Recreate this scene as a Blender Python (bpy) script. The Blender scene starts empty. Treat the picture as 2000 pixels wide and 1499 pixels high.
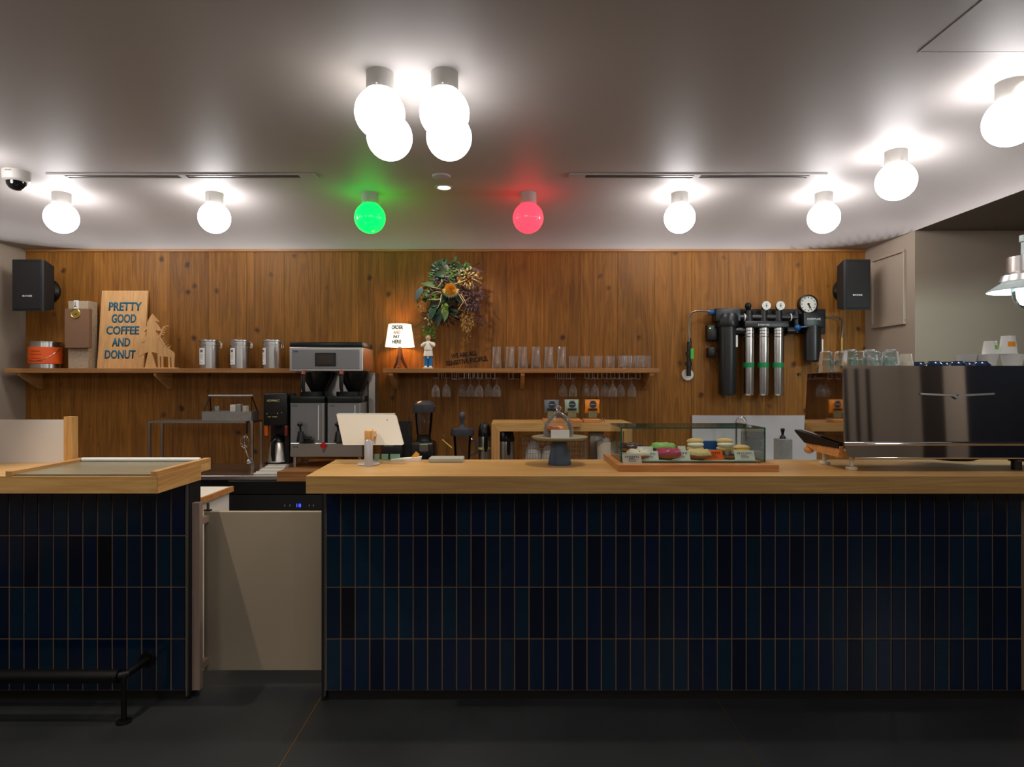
import bpy, bmesh, math, random
from mathutils import Vector, Matrix
random.seed(7)
PI = math.pi
sc = bpy.context.scene
COL = sc.collection
F = 1220.0; HX, HY, CH = 997.0, 746.0, 1.41          # focal length in px, vanishing point, eye height

# ------------------------------------------------------------------ camera, world, lights, exposure
cam = bpy.data.cameras.new('camera'); camo = bpy.data.objects.new('camera', cam); COL.objects.link(camo)
cam.sensor_width = 36; cam.lens = F/2000*36
cam.shift_x = 3/2000; cam.shift_y = -3.5/2000
camo.location = (0, 0, CH); camo.rotation_euler = (PI/2, 0, 0)
cam.clip_start = .05
sc.camera = camo
w = bpy.data.worlds.new('world'); sc.world = w; w.use_nodes = True
w.node_tree.nodes['Background'].inputs[0].default_value = (.6, .7, .9, 1)
w.node_tree.nodes['Background'].inputs[1].default_value = .05
sc.view_settings.view_transform = 'Standard'; sc.view_settings.look = 'None'
sc.view_settings.gamma = 1; sc.view_settings.use_curve_mapping = False
sc.view_settings.exposure = 0.0
sc.cycles.use_denoising = True
sc.cycles.transparent_max_bounces = 32
sc.cycles.max_bounces = 10; sc.cycles.diffuse_bounces = 4; sc.cycles.glossy_bounces = 6
sc.cycles.transmission_bounces = 10
sc.cycles.sample_clamp_indirect = 4
WTOP = 2.4545; CEIL = 2.696; SZ = 1.231      # wall top, raised ceiling inside its curved cove
def spot(name, loc, tgt, watt, ang, col=(1, .86, .68), size=.03, blend=.5):
    l = bpy.data.lights.new(name, 'SPOT'); l.energy = watt; l.color = col
    l.spot_size = math.radians(ang); l.spot_blend = blend; l.shadow_soft_size = size
    o = bpy.data.objects.new(name, l); COL.objects.link(o); o.location = loc
    o.rotation_euler = (Vector(tgt)-Vector(loc)).to_track_quat('-Z', 'Y').to_euler()
GLOBE_E = 22.0
ZL = CEIL-.02
spot('downlight_or_fill', (-1.87, 2.15, ZL), (-1.25, 2.95, 0.3), 75, 62, size=.015)
spot('downlight_or_fill', (-.4395, 4.13, ZL-.02), (-.40, 4.5, 0.8), 26, 115)
spot('downlight_or_fill', (.45, 2.62, ZL), (.35, 2.8, 1.0), 38, 110)  # added worktop fills, this and the next two: no fixtures in the ceiling
spot('downlight_or_fill', (2.2, 2.6, ZL), (1.7, 2.8, 1.0), 30, 110)
spot('downlight_or_fill', (-.7, 2.62, ZL), (-.6, 2.8, 1.0), 28, 110)
for x in (-2.2, -.4, 1.4): spot('downlight_or_fill', (x, .9, ZL), (x, 1.25, 0), 34, 72, blend=.35)

def fill_light(loc, watt, col=(1, .96, .92), r=.1):  # added fill point light, no lamp body belongs to it
    l = bpy.data.lights.new('fill_lamp', 'POINT'); l.energy = watt; l.color = col; l.shadow_soft_size = r
    o = bpy.data.objects.new('fill_lamp', l); COL.objects.link(o); o.location = loc
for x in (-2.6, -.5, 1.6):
    for y in (-.4, -1.9): fill_light((x, y, CEIL-.25), 14)  # unseen fill from the camera side, brightens surfaces facing forward
fill_light((4.1, -1.4, WTOP-.3), 36)

# ------------------------------------------------------------------ helpers
def P(x, y, D): return ((x-HX)*D/F, D, CH-(y-HY)*D/F)
def PX(x, D): return (x-HX)*D/F
def PZ(y, D): return CH-(y-HY)*D/F
def s2l(c):
    return tuple(((v/255)/12.92 if v/255 <= .04045 else ((v/255+.055)/1.055)**2.4) for v in c)+(1,)
M = {}
def node(nt, t, **kw):
    n = nt.nodes.new(t)
    for k, v in kw.items(): setattr(n, k, v)
    return n
def mat(name, rgb, rough=.5, metal=0, bump=0, bscale=60, vary=0, coat=0, emit=None, estr=0, spec=None, trans=0, alpha=None, sheen=0, stretch=(1,1,1)):
    m = bpy.data.materials.new(name); m.use_nodes = True; nt = m.node_tree
    b = nt.nodes['Principled BSDF']; c = s2l(rgb)
    b.inputs['Base Color'].default_value = c
    b.inputs['Roughness'].default_value = rough; b.inputs['Metallic'].default_value = metal
    if coat: b.inputs['Coat Weight'].default_value = coat; b.inputs['Coat Roughness'].default_value = .06
    if spec is not None: b.inputs['Specular IOR Level'].default_value = spec
    if trans: b.inputs['Transmission Weight'].default_value = trans
    if sheen: b.inputs['Sheen Weight'].default_value = sheen
    if emit: b.inputs['Emission Color'].default_value = s2l(emit); b.inputs['Emission Strength'].default_value = estr
    tc = node(nt, 'ShaderNodeTexCoord'); mp = node(nt, 'ShaderNodeMapping'); mp.inputs['Scale'].default_value = stretch
    nz = node(nt, 'ShaderNodeTexNoise'); nz.inputs['Scale'].default_value = bscale; nz.inputs['Detail'].default_value = 4
    nt.links.new(tc.outputs['Object'], mp.inputs['Vector']); nt.links.new(mp.outputs[0], nz.inputs['Vector'])
    if vary:
        mx = node(nt, 'ShaderNodeMixRGB'); mx.inputs[1].default_value = tuple(max(0, v*(1-vary)) for v in c[:3])+(1,)
        mx.inputs[2].default_value = tuple(min(1, v*(1+vary)) for v in c[:3])+(1,)
        nt.links.new(nz.outputs['Fac'], mx.inputs[0]); nt.links.new(mx.outputs[0], b.inputs['Base Color'])
    if bump:
        bp = node(nt, 'ShaderNodeBump'); bp.inputs['Strength'].default_value = bump; bp.inputs['Distance'].default_value = .002
        nt.links.new(nz.outputs['Fac'], bp.inputs['Height']); nt.links.new(bp.outputs[0], b.inputs['Normal'])
    M[name] = m; return m
def wood(name, light, dark, axis='z', rough=.45, knots=0, fine=1.0, coat=0, kcol=(45, 22, 8)):
    m = bpy.data.materials.new(name); m.use_nodes = True; nt = m.node_tree; L = nt.links.new
    b = nt.nodes['Principled BSDF']; b.inputs['Roughness'].default_value = rough; b.inputs['Specular IOR Level'].default_value = .3
    if coat: b.inputs['Coat Weight'].default_value = coat; b.inputs['Coat Roughness'].default_value = .25
    tc = node(nt, 'ShaderNodeTexCoord'); oi = node(nt, 'ShaderNodeObjectInfo')
    cx = node(nt, 'ShaderNodeCombineXYZ')
    for i, k in enumerate((37.0, 11.0, 53.0)):
        mm = node(nt, 'ShaderNodeMath', operation='MULTIPLY'); mm.inputs[1].default_value = k
        L(oi.outputs['Random'], mm.inputs[0]); L(mm.outputs[0], cx.inputs[i])
    ad = node(nt, 'ShaderNodeVectorMath', operation='ADD'); L(tc.outputs['Object'], ad.inputs[0]); L(cx.outputs[0], ad.inputs[1])
    def noise(across, along, detail=6, dist=0):
        mp = node(nt, 'ShaderNodeMapping'); s = [across]*3; s['xyz'.index(axis)] = along
        mp.inputs['Scale'].default_value = s; L(ad.outputs[0], mp.inputs['Vector'])
        n = node(nt, 'ShaderNodeTexNoise'); n.inputs['Scale'].default_value = 1; n.inputs['Detail'].default_value = detail
        n.inputs['Distortion'].default_value = dist; L(mp.outputs[0], n.inputs['Vector']); return n.outputs['Fac']
    a = noise(9*fine, .8*fine, 3, 1.2); c = noise(70*fine, 2.2*fine, 6, .3); d = noise(260*fine, 9*fine, 3)
    # cathedral figure: bands of the low frequency field
    sn = node(nt, 'ShaderNodeMath', operation='MULTIPLY'); sn.inputs[1].default_value = 38; L(a, sn.inputs[0])
    si = node(nt, 'ShaderNodeMath', operation='SINE'); L(sn.outputs[0], si.inputs[0])
    m1 = node(nt, 'ShaderNodeMath', operation='MULTIPLY_ADD'); m1.inputs[1].default_value = .09; L(si.outputs[0], m1.inputs[0]); L(c, m1.inputs[2])
    m2 = node(nt, 'ShaderNodeMath', operation='MULTIPLY_ADD'); m2.inputs[1].default_value = .35; L(d, m2.inputs[0]); L(m1.outputs[0], m2.inputs[2])
    m3 = node(nt, 'ShaderNodeMath', operation='MULTIPLY_ADD'); m3.inputs[1].default_value = .5; L(a, m3.inputs[0]); L(m2.outputs[0], m3.inputs[2])
    r = node(nt, 'ShaderNodeMapRange'); r.inputs['From Min'].default_value = .60; r.inputs['From Max'].default_value = 1.20; L(m3.outputs[0], r.inputs['Value'])
    mx = node(nt, 'ShaderNodeMixRGB'); mx.inputs[1].default_value = s2l(dark); mx.inputs[2].default_value = s2l(light); L(r.outputs[0], mx.inputs[0])
    out = mx.outputs[0]
    # board-to-board tone
    hs = node(nt, 'ShaderNodeHueSaturation'); rr = node(nt, 'ShaderNodeMapRange'); rr.inputs['To Min'].default_value = .86; rr.inputs['To Max'].default_value = 1.12
    L(oi.outputs['Random'], rr.inputs['Value']); L(rr.outputs[0], hs.inputs['Value']); L(out, hs.inputs['Color']); out = hs.outputs[0]
    if knots:
        mp = node(nt, 'ShaderNodeMapping'); s = [5.2]*3; s['xyz'.index(axis)] = 4.6; mp.inputs['Scale'].default_value = s
        nzv = node(nt, 'ShaderNodeTexNoise'); nzv.inputs['Scale'].default_value = 22; L(ad.outputs[0], nzv.inputs['Vector'])
        va = node(nt, 'ShaderNodeVectorMath', operation='MULTIPLY_ADD'); va.inputs[1].default_value = (.035, .035, .035)
        L(nzv.outputs['Color'], va.inputs[0]); L(ad.outputs[0], va.inputs[2]); L(va.outputs[0], mp.inputs['Vector'])
        v = node(nt, 'ShaderNodeTexVoronoi', voronoi_dimensions='2D' if axis == 'q' else '3D'); v.inputs['Scale'].default_value = 1; L(mp.outputs[0], v.inputs['Vector'])
        k = node(nt, 'ShaderNodeMapRange'); k.inputs['From Min'].default_value = .05; k.inputs['From Max'].default_value = .15
        k.inputs['To Min'].default_value = knots; k.inputs['To Max'].default_value = 0; L(v.outputs['Distance'], k.inputs['Value'])
        mk = node(nt, 'ShaderNodeMixRGB'); mk.inputs[2].default_value = s2l(kcol); L(k.outputs[0], mk.inputs[0]); L(out, mk.inputs[1]); out = mk.outputs[0]
    L(out, b.inputs['Base Color'])
    bp = node(nt, 'ShaderNodeBump'); bp.inputs['Strength'].default_value = .15; bp.inputs['Distance'].default_value = .001; L(m2.outputs[0], bp.inputs['Height']); L(bp.outputs[0], b.inputs['Normal'])
    M[name] = m; return m
def glass(name, tint, refl=1.0, rough=.02, body=0.0, bodycol=(255, 255, 255), edge=0):
    """thin-walled clear glass: see-through with a Fresnel reflection"""
    m = bpy.data.materials.new(name); m.use_nodes = True; nt = m.node_tree; L = nt.links.new
    for n in list(nt.nodes):
        if n.type == 'BSDF_PRINCIPLED': nt.nodes.remove(n)
    out = nt.nodes['Material Output']
    t = node(nt, 'ShaderNodeBsdfTransparent'); t.inputs[0].default_value = s2l(tint)
    g = node(nt, 'ShaderNodeBsdfGlossy'); g.inputs['Roughness'].default_value = rough
    lw = node(nt, 'ShaderNodeLayerWeight'); lw.inputs['Blend'].default_value = .25
    mm = node(nt, 'ShaderNodeMath', operation='MULTIPLY'); mm.inputs[1].default_value = refl; mm.use_clamp = True
    L(lw.outputs['Fresnel'], mm.inputs[0])
    mx = node(nt, 'ShaderNodeMixShader'); L(mm.outputs[0], mx.inputs[0]); L(t.outputs[0], mx.inputs[1]); L(g.outputs[0], mx.inputs[2])
    last = mx
    if body:
        d = node(nt, 'ShaderNodeBsdfDiffuse'); d.inputs[0].default_value = s2l(bodycol)
        m2 = node(nt, 'ShaderNodeMixShader'); m2.inputs[0].default_value = body
        if edge:  # whitens grazing rims in the diffuse colour, standing in for caustic brightness
            pw = node(nt, 'ShaderNodeMath', operation='POWER'); pw.inputs[1].default_value = 2; L(lw.outputs['Facing'], pw.inputs[0])
            ma = node(nt, 'ShaderNodeMath', operation='MULTIPLY_ADD'); ma.inputs[1].default_value = edge; ma.inputs[2].default_value = body; L(pw.outputs[0], ma.inputs[0]); L(ma.outputs[0], m2.inputs[0])
            lw.inputs['Blend'].default_value = .3
        L(mx.outputs[0], m2.inputs[1]); L(d.outputs[0], m2.inputs[2]); last = m2
    L(last.outputs[0], out.inputs['Surface']); M[name] = m; return m

WL = {}
def setp(o, label=None, cat=None, group=None, kind=None):
    if label: o['label'] = label
    if cat: o['category'] = cat
    if group: o['group'] = group
    if kind: o['kind'] = kind
    return o
def thing(name, label, cat, loc=(0, 0, 0), group=None, rz=0):
    o = bpy.data.objects.new(name, None); COL.objects.link(o); o.location = loc; o.rotation_euler = (0, 0, rz)
    o.empty_display_size = .05; WL[o] = Vector(loc); return setp(o, label, cat, group)
class B:
    def __init__(s): s.bm = bmesh.new()
    def _x(s, vs, rot=None, piv=None):
        if rot is not None: bmesh.ops.rotate(s.bm, verts=vs, cent=piv or (0, 0, 0), matrix=rot)
    def box(s, x0, x1, y0, y1, z0, z1, bev=0, seg=1):
        v = [s.bm.verts.new(p) for p in ((x0,y0,z0),(x1,y0,z0),(x1,y1,z0),(x0,y1,z0),(x0,y0,z1),(x1,y0,z1),(x1,y1,z1),(x0,y1,z1))]
        fs = [s.bm.faces.new([v[i] for i in f]) for f in ((0,3,2,1),(4,5,6,7),(0,1,5,4),(1,2,6,5),(2,3,7,6),(3,0,4,7))]
        if bev:
            es = list({e for f in fs for e in f.edges})
            bmesh.ops.bevel(s.bm, geom=es, offset=bev, segments=seg, profile=.6, affect='EDGES')
        return s
    def bp(s, x0, y0, x1, y1, D0, D1, bev=0, seg=1):      # box whose front face at depth D0 spans that picture rectangle
        return s.box(PX(x0, D0), PX(x1, D0), D0, D1, PZ(y1, D0), PZ(y0, D0), bev, seg)
    def lathe(s, prof, c=(0, 0, 0), seg=24, axis='z', a0=0, closed=False):
        rings = []
        for r, h in prof:
            ring = []
            if r < 1e-6:
                p = {'z': (0, 0, h), 'y': (0, h, 0), 'x': (h, 0, 0)}[axis]
                ring = [s.bm.verts.new((c[0]+p[0], c[1]+p[1], c[2]+p[2]))]
            else:
                for i in range(seg):
                    a = a0+2*PI*i/seg; u, v = r*math.cos(a), r*math.sin(a)
                    p = {'z': (u, v, h), 'y': (u, h, -v), 'x': (h, u, v)}[axis]
                    ring.append(s.bm.verts.new((c[0]+p[0], c[1]+p[1], c[2]+p[2])))
            rings.append(ring)
        for k in range(len(rings)-1):
            a, b = rings[k], rings[k+1]
            for i in range(seg):
                j = (i+1) % seg
                if len(a) == 1 and len(b) == 1: continue
                try:
                    if len(a) == 1: s.bm.faces.new((a[0], b[j], b[i]))
                    elif len(b) == 1: s.bm.faces.new((a[i], a[j], b[0]))
                    else: s.bm.faces.new((a[i], a[j], b[j], b[i]))
                except ValueError: pass
        return s
    def cyl(s, p0, p1, r0, r1=None, seg=12):
        p0, p1 = Vector(p0), Vector(p1); r1 = r0 if r1 is None else r1
        d = (p1-p0); q = d.to_track_quat('Z', 'Y').to_matrix()
        A, Bq = [], []
        for i in range(seg):
            a = 2*PI*i/seg; u = Vector((math.cos(a), math.sin(a), 0))
            A.append(s.bm.verts.new(p0+q@(u*r0))); Bq.append(s.bm.verts.new(p1+q@(u*r1)))
        for i in range(seg): s.bm.faces.new((A[i], A[(i+1) % seg], Bq[(i+1) % seg], Bq[i]))
        s.bm.faces.new(A[::-1]); s.bm.faces.new(Bq); return s
    def tube(s, pts, r, seg=8, closed=False):
        pts = [Vector(p) for p in pts]; n = len(pts); rings = []
        up = Vector((0, 0, 1))
        rr = r if isinstance(r, (list, tuple)) else [r]*n
        prev = None
        for i, p in enumerate(pts):
            if closed: t = (pts[(i+1) % n]-pts[i-1])
            else: t = (pts[min(i+1, n-1)]-pts[max(i-1, 0)])
            t.normalize()
            if prev is None:
                u = t.cross(up if abs(t.z) < .9 else Vector((1, 0, 0))).normalized()
            else: u = (prev-t*prev.dot(t)).normalized()
            prev = u; v = t.cross(u)
            rings.append([s.bm.verts.new(p+(u*math.cos(2*PI*k/seg)+v*math.sin(2*PI*k/seg))*rr[i]) for k in range(seg)])
        for i in range(n if closed else n-1):
            a, b = rings[i], rings[(i+1) % n]
            for k in range(seg): s.bm.faces.new((a[k], a[(k+1) % seg], b[(k+1) % seg], b[k]))
        if not closed: s.bm.faces.new(rings[0][::-1]); s.bm.faces.new(rings[-1])
        return s
    def prism(s, pts, y0, y1, plane='xz'):
        def mk(u, v, w):
            return {'xz': (u, w, v), 'xy': (u, v, w), 'yz': (w, u, v)}[plane]
        a = [s.bm.verts.new(mk(u, v, y0)) for u, v in pts]; b = [s.bm.verts.new(mk(u, v, y1)) for u, v in pts]
        n = len(pts); s.bm.faces.new(a); s.bm.faces.new(b[::-1])
        for i in range(n): s.bm.faces.new((a[i], b[i], b[(i+1) % n], a[(i+1) % n]))
        return s
    def ball(s, c, r, seg=12, rings=8, sc3=(1, 1, 1)):
        g = bmesh.ops.create_uvsphere(s.bm, u_segments=seg, v_segments=rings, radius=1)
        for v in g['verts']: v.co = Vector((v.co.x*r*sc3[0]+c[0], v.co.y*r*sc3[1]+c[1], v.co.z*r*sc3[2]+c[2]))
        return s
    def ico(s, c, r, sub=1):
        g = bmesh.ops.create_icosphere(s.bm, subdivisions=sub, radius=r)
        for v in g['verts']: v.co += Vector(c)
        return s
    def quad(s, *ps):
        s.bm.faces.new([s.bm.verts.new(p) for p in ps]); return s
    def rot(s, ang, axis, piv): bmesh.ops.rotate(s.bm, verts=s.bm.verts, cent=piv, matrix=Matrix.Rotation(ang, 3, axis)); return s
    def jitter(s, a, seed=1):
        import mathutils
        for v in s.bm.verts:
            n = mathutils.noise.noise_vector(v.co*18+Vector((seed*7.1, 0, 0))); v.co += n*a
        return s
    def done(s, name, m, parent=None, loc=None, smooth=True, label=None, kind=None, ang=35, calc=True, **k):
        me = bpy.data.meshes.new(name)
        off = Vector((0, 0, 0)) if loc is None else Vector(loc)
        base = WL.get(parent, Vector((0, 0, 0))) if parent is not None else Vector((0, 0, 0))
        if calc: bmesh.ops.recalc_face_normals(s.bm, faces=s.bm.faces)
        sh = off if loc is not None else base
        bmesh.ops.translate(s.bm, verts=s.bm.verts, vec=-sh)
        s.bm.to_mesh(me); s.bm.free()
        if smooth:
            me.polygons.foreach_set('use_smooth', [True]*len(me.polygons)); me.set_sharp_from_angle(angle=math.radians(ang))
        if m is not None: me.materials.append(M[m] if isinstance(m, str) else m)
        o = bpy.data.objects.new(name, me); COL.objects.link(o)
        if parent is not None: o.parent = parent
        if loc is not None: o.location = off-base
        WL[o] = off if loc is not None else base
        return setp(o, label, k.get('cat'), k.get('group'), kind)
def copy_tree(o, loc=None, label=None, rz=None, parent=None):
    c = o.copy(); COL.objects.link(c)
    if parent is not None: c.parent = parent
    if loc is not None: c.location = loc
    if rz is not None: c.rotation_euler = (0, 0, rz)
    if label: c['label'] = label
    for ch in [x for x in KIDS.get(o, o.children)]: copy_tree(ch, parent=c)
    return c
KIDS = {}
def SC(x, y): return (x*SZ, y*SZ, CEIL)
def repeat(proto, spots, group=None):
    """spots: (loc, label[, rz]); the first spot moves the prototype itself"""
    kids = list(proto.children)
    def snap(o):
        KIDS[o] = list(o.children)
        for x in KIDS[o]: snap(x)
    snap(proto)
    if group: proto['group'] = group
    for i, sp in enumerate(spots):
        loc, lab = sp[0], sp[1]; rz = sp[2] if len(sp) > 2 else 0
        if i == 0:
            proto.location = loc; proto['label'] = lab; proto.rotation_euler = (0, 0, rz)
        else: copy_tree(proto, loc, lab, rz)
def text(body, x0, x1, zbot, ztop, y, m, parent, name='lettering', bold=.0, depth=.0012, rot=0, bend=None, lean=None, label=None):
    """lettering fitted to a box in the xz plane, facing -y"""
    cu = bpy.data.curves.new('t', 'FONT'); cu.body = body; cu.size = 1; cu.align_x = 'LEFT'; cu.extrude = 0; cu.offset = bold
    cu.resolution_u = 3
    ob = bpy.data.objects.new('t', cu); COL.objects.link(ob)
    bpy.context.view_layer.update()
    me = bpy.data.meshes.new_from_object(ob.evaluated_get(bpy.context.evaluated_depsgraph_get()))
    bpy.data.objects.remove(ob); bpy.data.curves.remove(cu)
    bm = bmesh.new(); bm.from_mesh(me); bpy.data.meshes.remove(me)
    xs = [v.co.x for v in bm.verts]; ys = [v.co.y for v in bm.verts]
    ax, bx, ay, by = min(xs), max(xs), min(ys), max(ys)
    if depth:
        g = bmesh.ops.extrude_face_region(bm, geom=list(bm.faces))
        for v in g['geom']:
            if isinstance(v, bmesh.types.BMVert): v.co.z += 1
    cxx, czz = (x0+x1)/2, (zbot+ztop)/2
    for v in bm.verts:
        u = x0+(v.co.x-ax)/(bx-ax)*(x1-x0); h = zbot+(v.co.y-ay)/(by-ay)*(ztop-zbot); d = v.co.z*depth
        if rot:
            du, dh = u-cxx, h-czz; u = cxx+du*math.cos(rot)-dh*math.sin(rot); h = czz+du*math.sin(rot)+dh*math.cos(rot)
        if bend:
            c, R = bend; rr = R(h)+.0018+d; a = (u-c[0])/R(h)
            v.co = Vector((c[0]+rr*math.sin(a), c[1]-rr*math.cos(a), h))
        elif lean:
            z0, yb, s = lean; v.co = Vector((u, yb+(h-z0)*s-.0006-d, h))
        else: v.co = Vector((u, y-.0004-d, h))
    b = B(); b.bm.free(); b.bm = bm
    return b.done(name, m, parent, smooth=False, label=label)
def marks(body, x0, x1, zbot, ztop, y, m, parent, name='print_marks', bold=0, depth=.0006, lean=None, **k):
    rn = random.Random(len(body)+int(x0*1e4)); b = B(); n = len(body); w_ = (x1-x0)/n
    for i in range(n):
        u = x0+i*w_; a = w_*rn.uniform(.25, .4); h = (ztop-zbot)
        def yy(z): return lean[1]+(z-lean[0])*lean[2]-.0006 if lean else y-.0004
        b.box(u, u+a, yy(zbot)-depth, yy(zbot), zbot, ztop)
        q = zbot+h*rn.choice((.0, .4, .8)); b.box(u, u+w_*.75, yy(q)-depth, yy(q), q, q+h*.2)
    return b.done(name, m, parent, smooth=False)
def struct(b, name, m, **k): return b.done(name, m, kind='structure', **k)

# ------------------------------------------------------------------ materials
wood('oak_wall', (154, 101, 36), (106, 66, 20), 'z', .55, knots=.85)
wood('oak_shelf', (176, 126, 76), (138, 92, 50), 'x', .45)
wood('oak_top', (222, 180, 116), (190, 142, 84), 'x', .36, coat=.15)
wood('oak_side', (206, 160, 100), (170, 122, 72), 'y', .42)
wood('oak_leg', (212, 166, 106), (178, 130, 78), 'z', .42)
wood('cherry', (216, 156, 98), (186, 122, 68), 'x', .35, coat=.2)
wood('birch_ply', (224, 176, 118), (200, 150, 96), 'z', .5)
mat('ceiling_paint', (180, 174, 171), .55, bump=.05, bscale=6, spec=.3)
mat('ceiling_brown', (128, 116, 106), .7)
mat('taupe_wall', (152, 138, 122), .75, bump=.06, bscale=160)
mat('taupe_panel', (158, 143, 127), .6)
mat('floor_slab', (43, 46, 50), .38, bump=.12, bscale=3, vary=.45)
mat('brass_strip', (190, 160, 100), .35, 1)
mat('grout', (128, 104, 82), .9)
mat('black_kick', (10, 10, 11), .6)
mat('black_panel', (20, 21, 24), .5)
for i, c in enumerate([(3, 28, 54), (2, 20, 46), (3, 36, 58), (2, 14, 38), (3, 24, 56), (2, 32, 52), (6, 8, 20), (2, 22, 48)]):
    mat('tile_glaze_%d' % i, c, .2, bump=.25, bscale=9, vary=.3, coat=.25)
mat('edge_trim', (150, 148, 146), .35, .9)
mat('gate_paint', (158, 146, 128), .5)
mat('post_paint', (150, 130, 118), .5)
mat('white_laminate', (226, 222, 214), .4)
mat('white_gloss', (236, 236, 236), .2)
mat('white_paper', (238, 238, 234), .7)
mat('steel', (205, 202, 198), .3, 1, bump=.03, bscale=200, stretch=(.02, 1, 1))
mat('steel_brushed', (196, 194, 192), .3, 1, bump=.04, bscale=260, stretch=(1, 1, .03))
mat('grey_panel', (142, 144, 148), .38, .55)
mat('chrome', (225, 225, 228), .06, 1)
mat('mirror_steel', (205, 203, 204), .035, 1)
mat('galvanized', (166, 164, 160), .45, .6, vary=.2, bscale=40)
mat('black_plastic', (16, 16, 17), .32)
mat('black_matte', (20, 20, 21), .65)
mat('dark_green_plastic', (14, 24, 22), .3)
mat('black_iron', (16, 17, 18), .42, .4)
mat('lamp_base', (176, 172, 166), .5)
mat('globe_white', (255, 255, 255), .3, emit=(255, 252, 253), estr=GLOBE_E)
mat('globe_green', (20, 200, 90), .12, emit=(0, 255, 54), estr=5.0)
mat('globe_red', (240, 60, 80), .12, emit=(255, 36, 49), estr=5.0)
mat('spot_glow', (255, 255, 255), .3, emit=(255, 245, 225), estr=12)
mat('lampshade', (250, 244, 230), .8, emit=(255, 246, 228), estr=.88)
mat('bulb', (255, 220, 160), .5, emit=(255, 172, 76), estr=60)
mat('pendant_glass', (220, 240, 245), .15, emit=(235, 246, 240), estr=560.0)
glass('jar_glass', (235, 250, 252), 1.0, .05, .12, (225, 245, 248), edge=.5)
mat('enamel_grey', (170, 182, 180), .3)
mat('ink_teal', (24, 98, 122), .6)
mat('ink_black', (22, 16, 12), .7)
mat('ink_grey', (120, 110, 104), .7)
mat('ink_faint', (215, 160, 150), .7)
mat('ink_white', (225, 225, 225), .4)
mat('ink_yellow', (200, 196, 120), .5)
mat('orange_label', (235, 92, 22), .5)
mat('kraft', (132, 98, 74), .85, bump=.1, bscale=60)
mat('stone_print', (176, 158, 134), .8, vary=.4, bscale=70)
mat('gold', (206, 178, 96), .35, .9)
mat('brass', (200, 170, 96), .3, 1)
mat('red_plastic', (190, 20, 28), .35)
mat('amber_plastic', (206, 96, 22), .3)
mat('red_dark', (120, 40, 34), .3)
mat('screen_dark', (58, 48, 40), .2)
mat('tablet_back', (186, 178, 166), .4)
mat('stand_grey', (176, 178, 186), .35, .3)
mat('reader_grey', (168, 170, 162), .45)
mat('mint', (130, 178, 156), .6)
mat('smoke_plastic', (66, 68, 76), .15, trans=.0)
glass('clear_glass', (252, 252, 252), .9, .03, .01, edge=.3)
glass('bright_rim_glass', (253, 253, 253), .8, .08, .02, edge=.5)  # clear glass, its bright rims put into the diffuse colour
glass('pane_glass', (249, 253, 251), .8)
glass('tinted_glass', (240, 240, 244), 1.2, .05)
glass('facet_glass', (250, 254, 253), 1.3, .04, .015, (240, 252, 252), edge=.7)
mat('glass_edge', (18, 98, 84), .15)
glass('frosted_panel', (225, 224, 222), .6, .25, .85, (232, 229, 226))
mat('tinlid', (205, 205, 205), .25, 1)
mat('figure_white', (236, 232, 226), .5)
mat('figure_blue', (22, 108, 168), .5)
mat('figure_skin', (214, 170, 150), .5)
mat('leaf_dark', (26, 52, 38), .45)
mat('leaf_green', (62, 92, 40), .55)
mat('leaf_lime', (98, 124, 38), .55)
mat('leaf_blue', (70, 84, 96), .4)
mat('moss', (94, 118, 66), .9, vary=.4, bscale=90)
mat('dry_gold', (148, 112, 62), .8)
mat('dry_cream', (196, 176, 122), .8)
mat('twig', (84, 54, 36), .8)
mat('plum', (82, 58, 64), .6)
mat('flower_yellow', (220, 156, 36), .7, vary=.3, bscale=90)
mat('pack_slate', (104, 110, 122), .35, bump=.3, bscale=25)
mat('pack_mint', (152, 176, 154), .4, bump=.3, bscale=25)
mat('pack_orange', (238, 142, 22), .4, bump=.3, bscale=25)
mat('pack_photo', (120, 118, 84), .5, vary=.6, bscale=90)
mat('navy_ink', (40, 52, 72), .5)
mat('stand_green', (132, 130, 108), .5, vary=.1)
mat('stand_blue', (62, 78, 98), .5, vary=.15)
mat('cloth', (206, 202, 196), .95, bump=.6, bscale=30)
mat('choc', (62, 34, 26), .35)
mat('dough', (186, 122, 64), .7, bump=.3, bscale=60)
mat('dough_pale', (228, 190, 128), .7, bump=.2, bscale=60)
mat('icing_white', (226, 214, 200), .4)
mat('icing_green', (128, 178, 88), .4)
mat('icing_pink', (176, 56, 92), .35)
mat('icing_orange', (216, 116, 58), .35)
mat('cream', (240, 238, 226), .5)
mat('custard', (226, 180, 40), .4)
mat('crumb', (212, 190, 136), .9, bump=1, bscale=120, vary=.3)
mat('card_mint', (224, 230, 224), .6)
mat('card_grey', (176, 178, 168), .6, vary=.1)
mat('card_orange', (250, 104, 20), .6)
mat('blue_cloth', (26, 78, 150), .7)
mat('cup_blue', (18, 48, 86), .12)
mat('cup_white', (228, 226, 222), .25)
mat('cup_cream', (222, 212, 192), .5)
mat('sticker_green', (120, 200, 30), .5)
mat('sticker_orange', (244, 152, 20), .5)
mat('marble', (196, 194, 196), .3, vary=.1, bscale=5)
mat('filter_black', (22, 21, 22), .35)
mat('foil_silver', (186, 184, 182), .22, 1)
mat('band_green', (12, 132, 72), .4)
mat('hose', (150, 140, 128), .35, .8)
mat('valve_blue', (20, 82, 140), .4)
mat('valve_green', (70, 190, 60), .4)
mat('dial_white', (218, 216, 204), .5)
mat('display_blue', (20, 30, 120), .4, emit=(60, 80, 255), estr=2.5)
mat('led_green', (100, 220, 80), .4, emit=(120, 240, 80), estr=1.5)
mat('inlay_stone', (126, 120, 98), .34, vary=.3, bscale=30, stretch=(.4, 3, 1))
mat('camera_dome', (14, 14, 16), .08)
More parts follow.
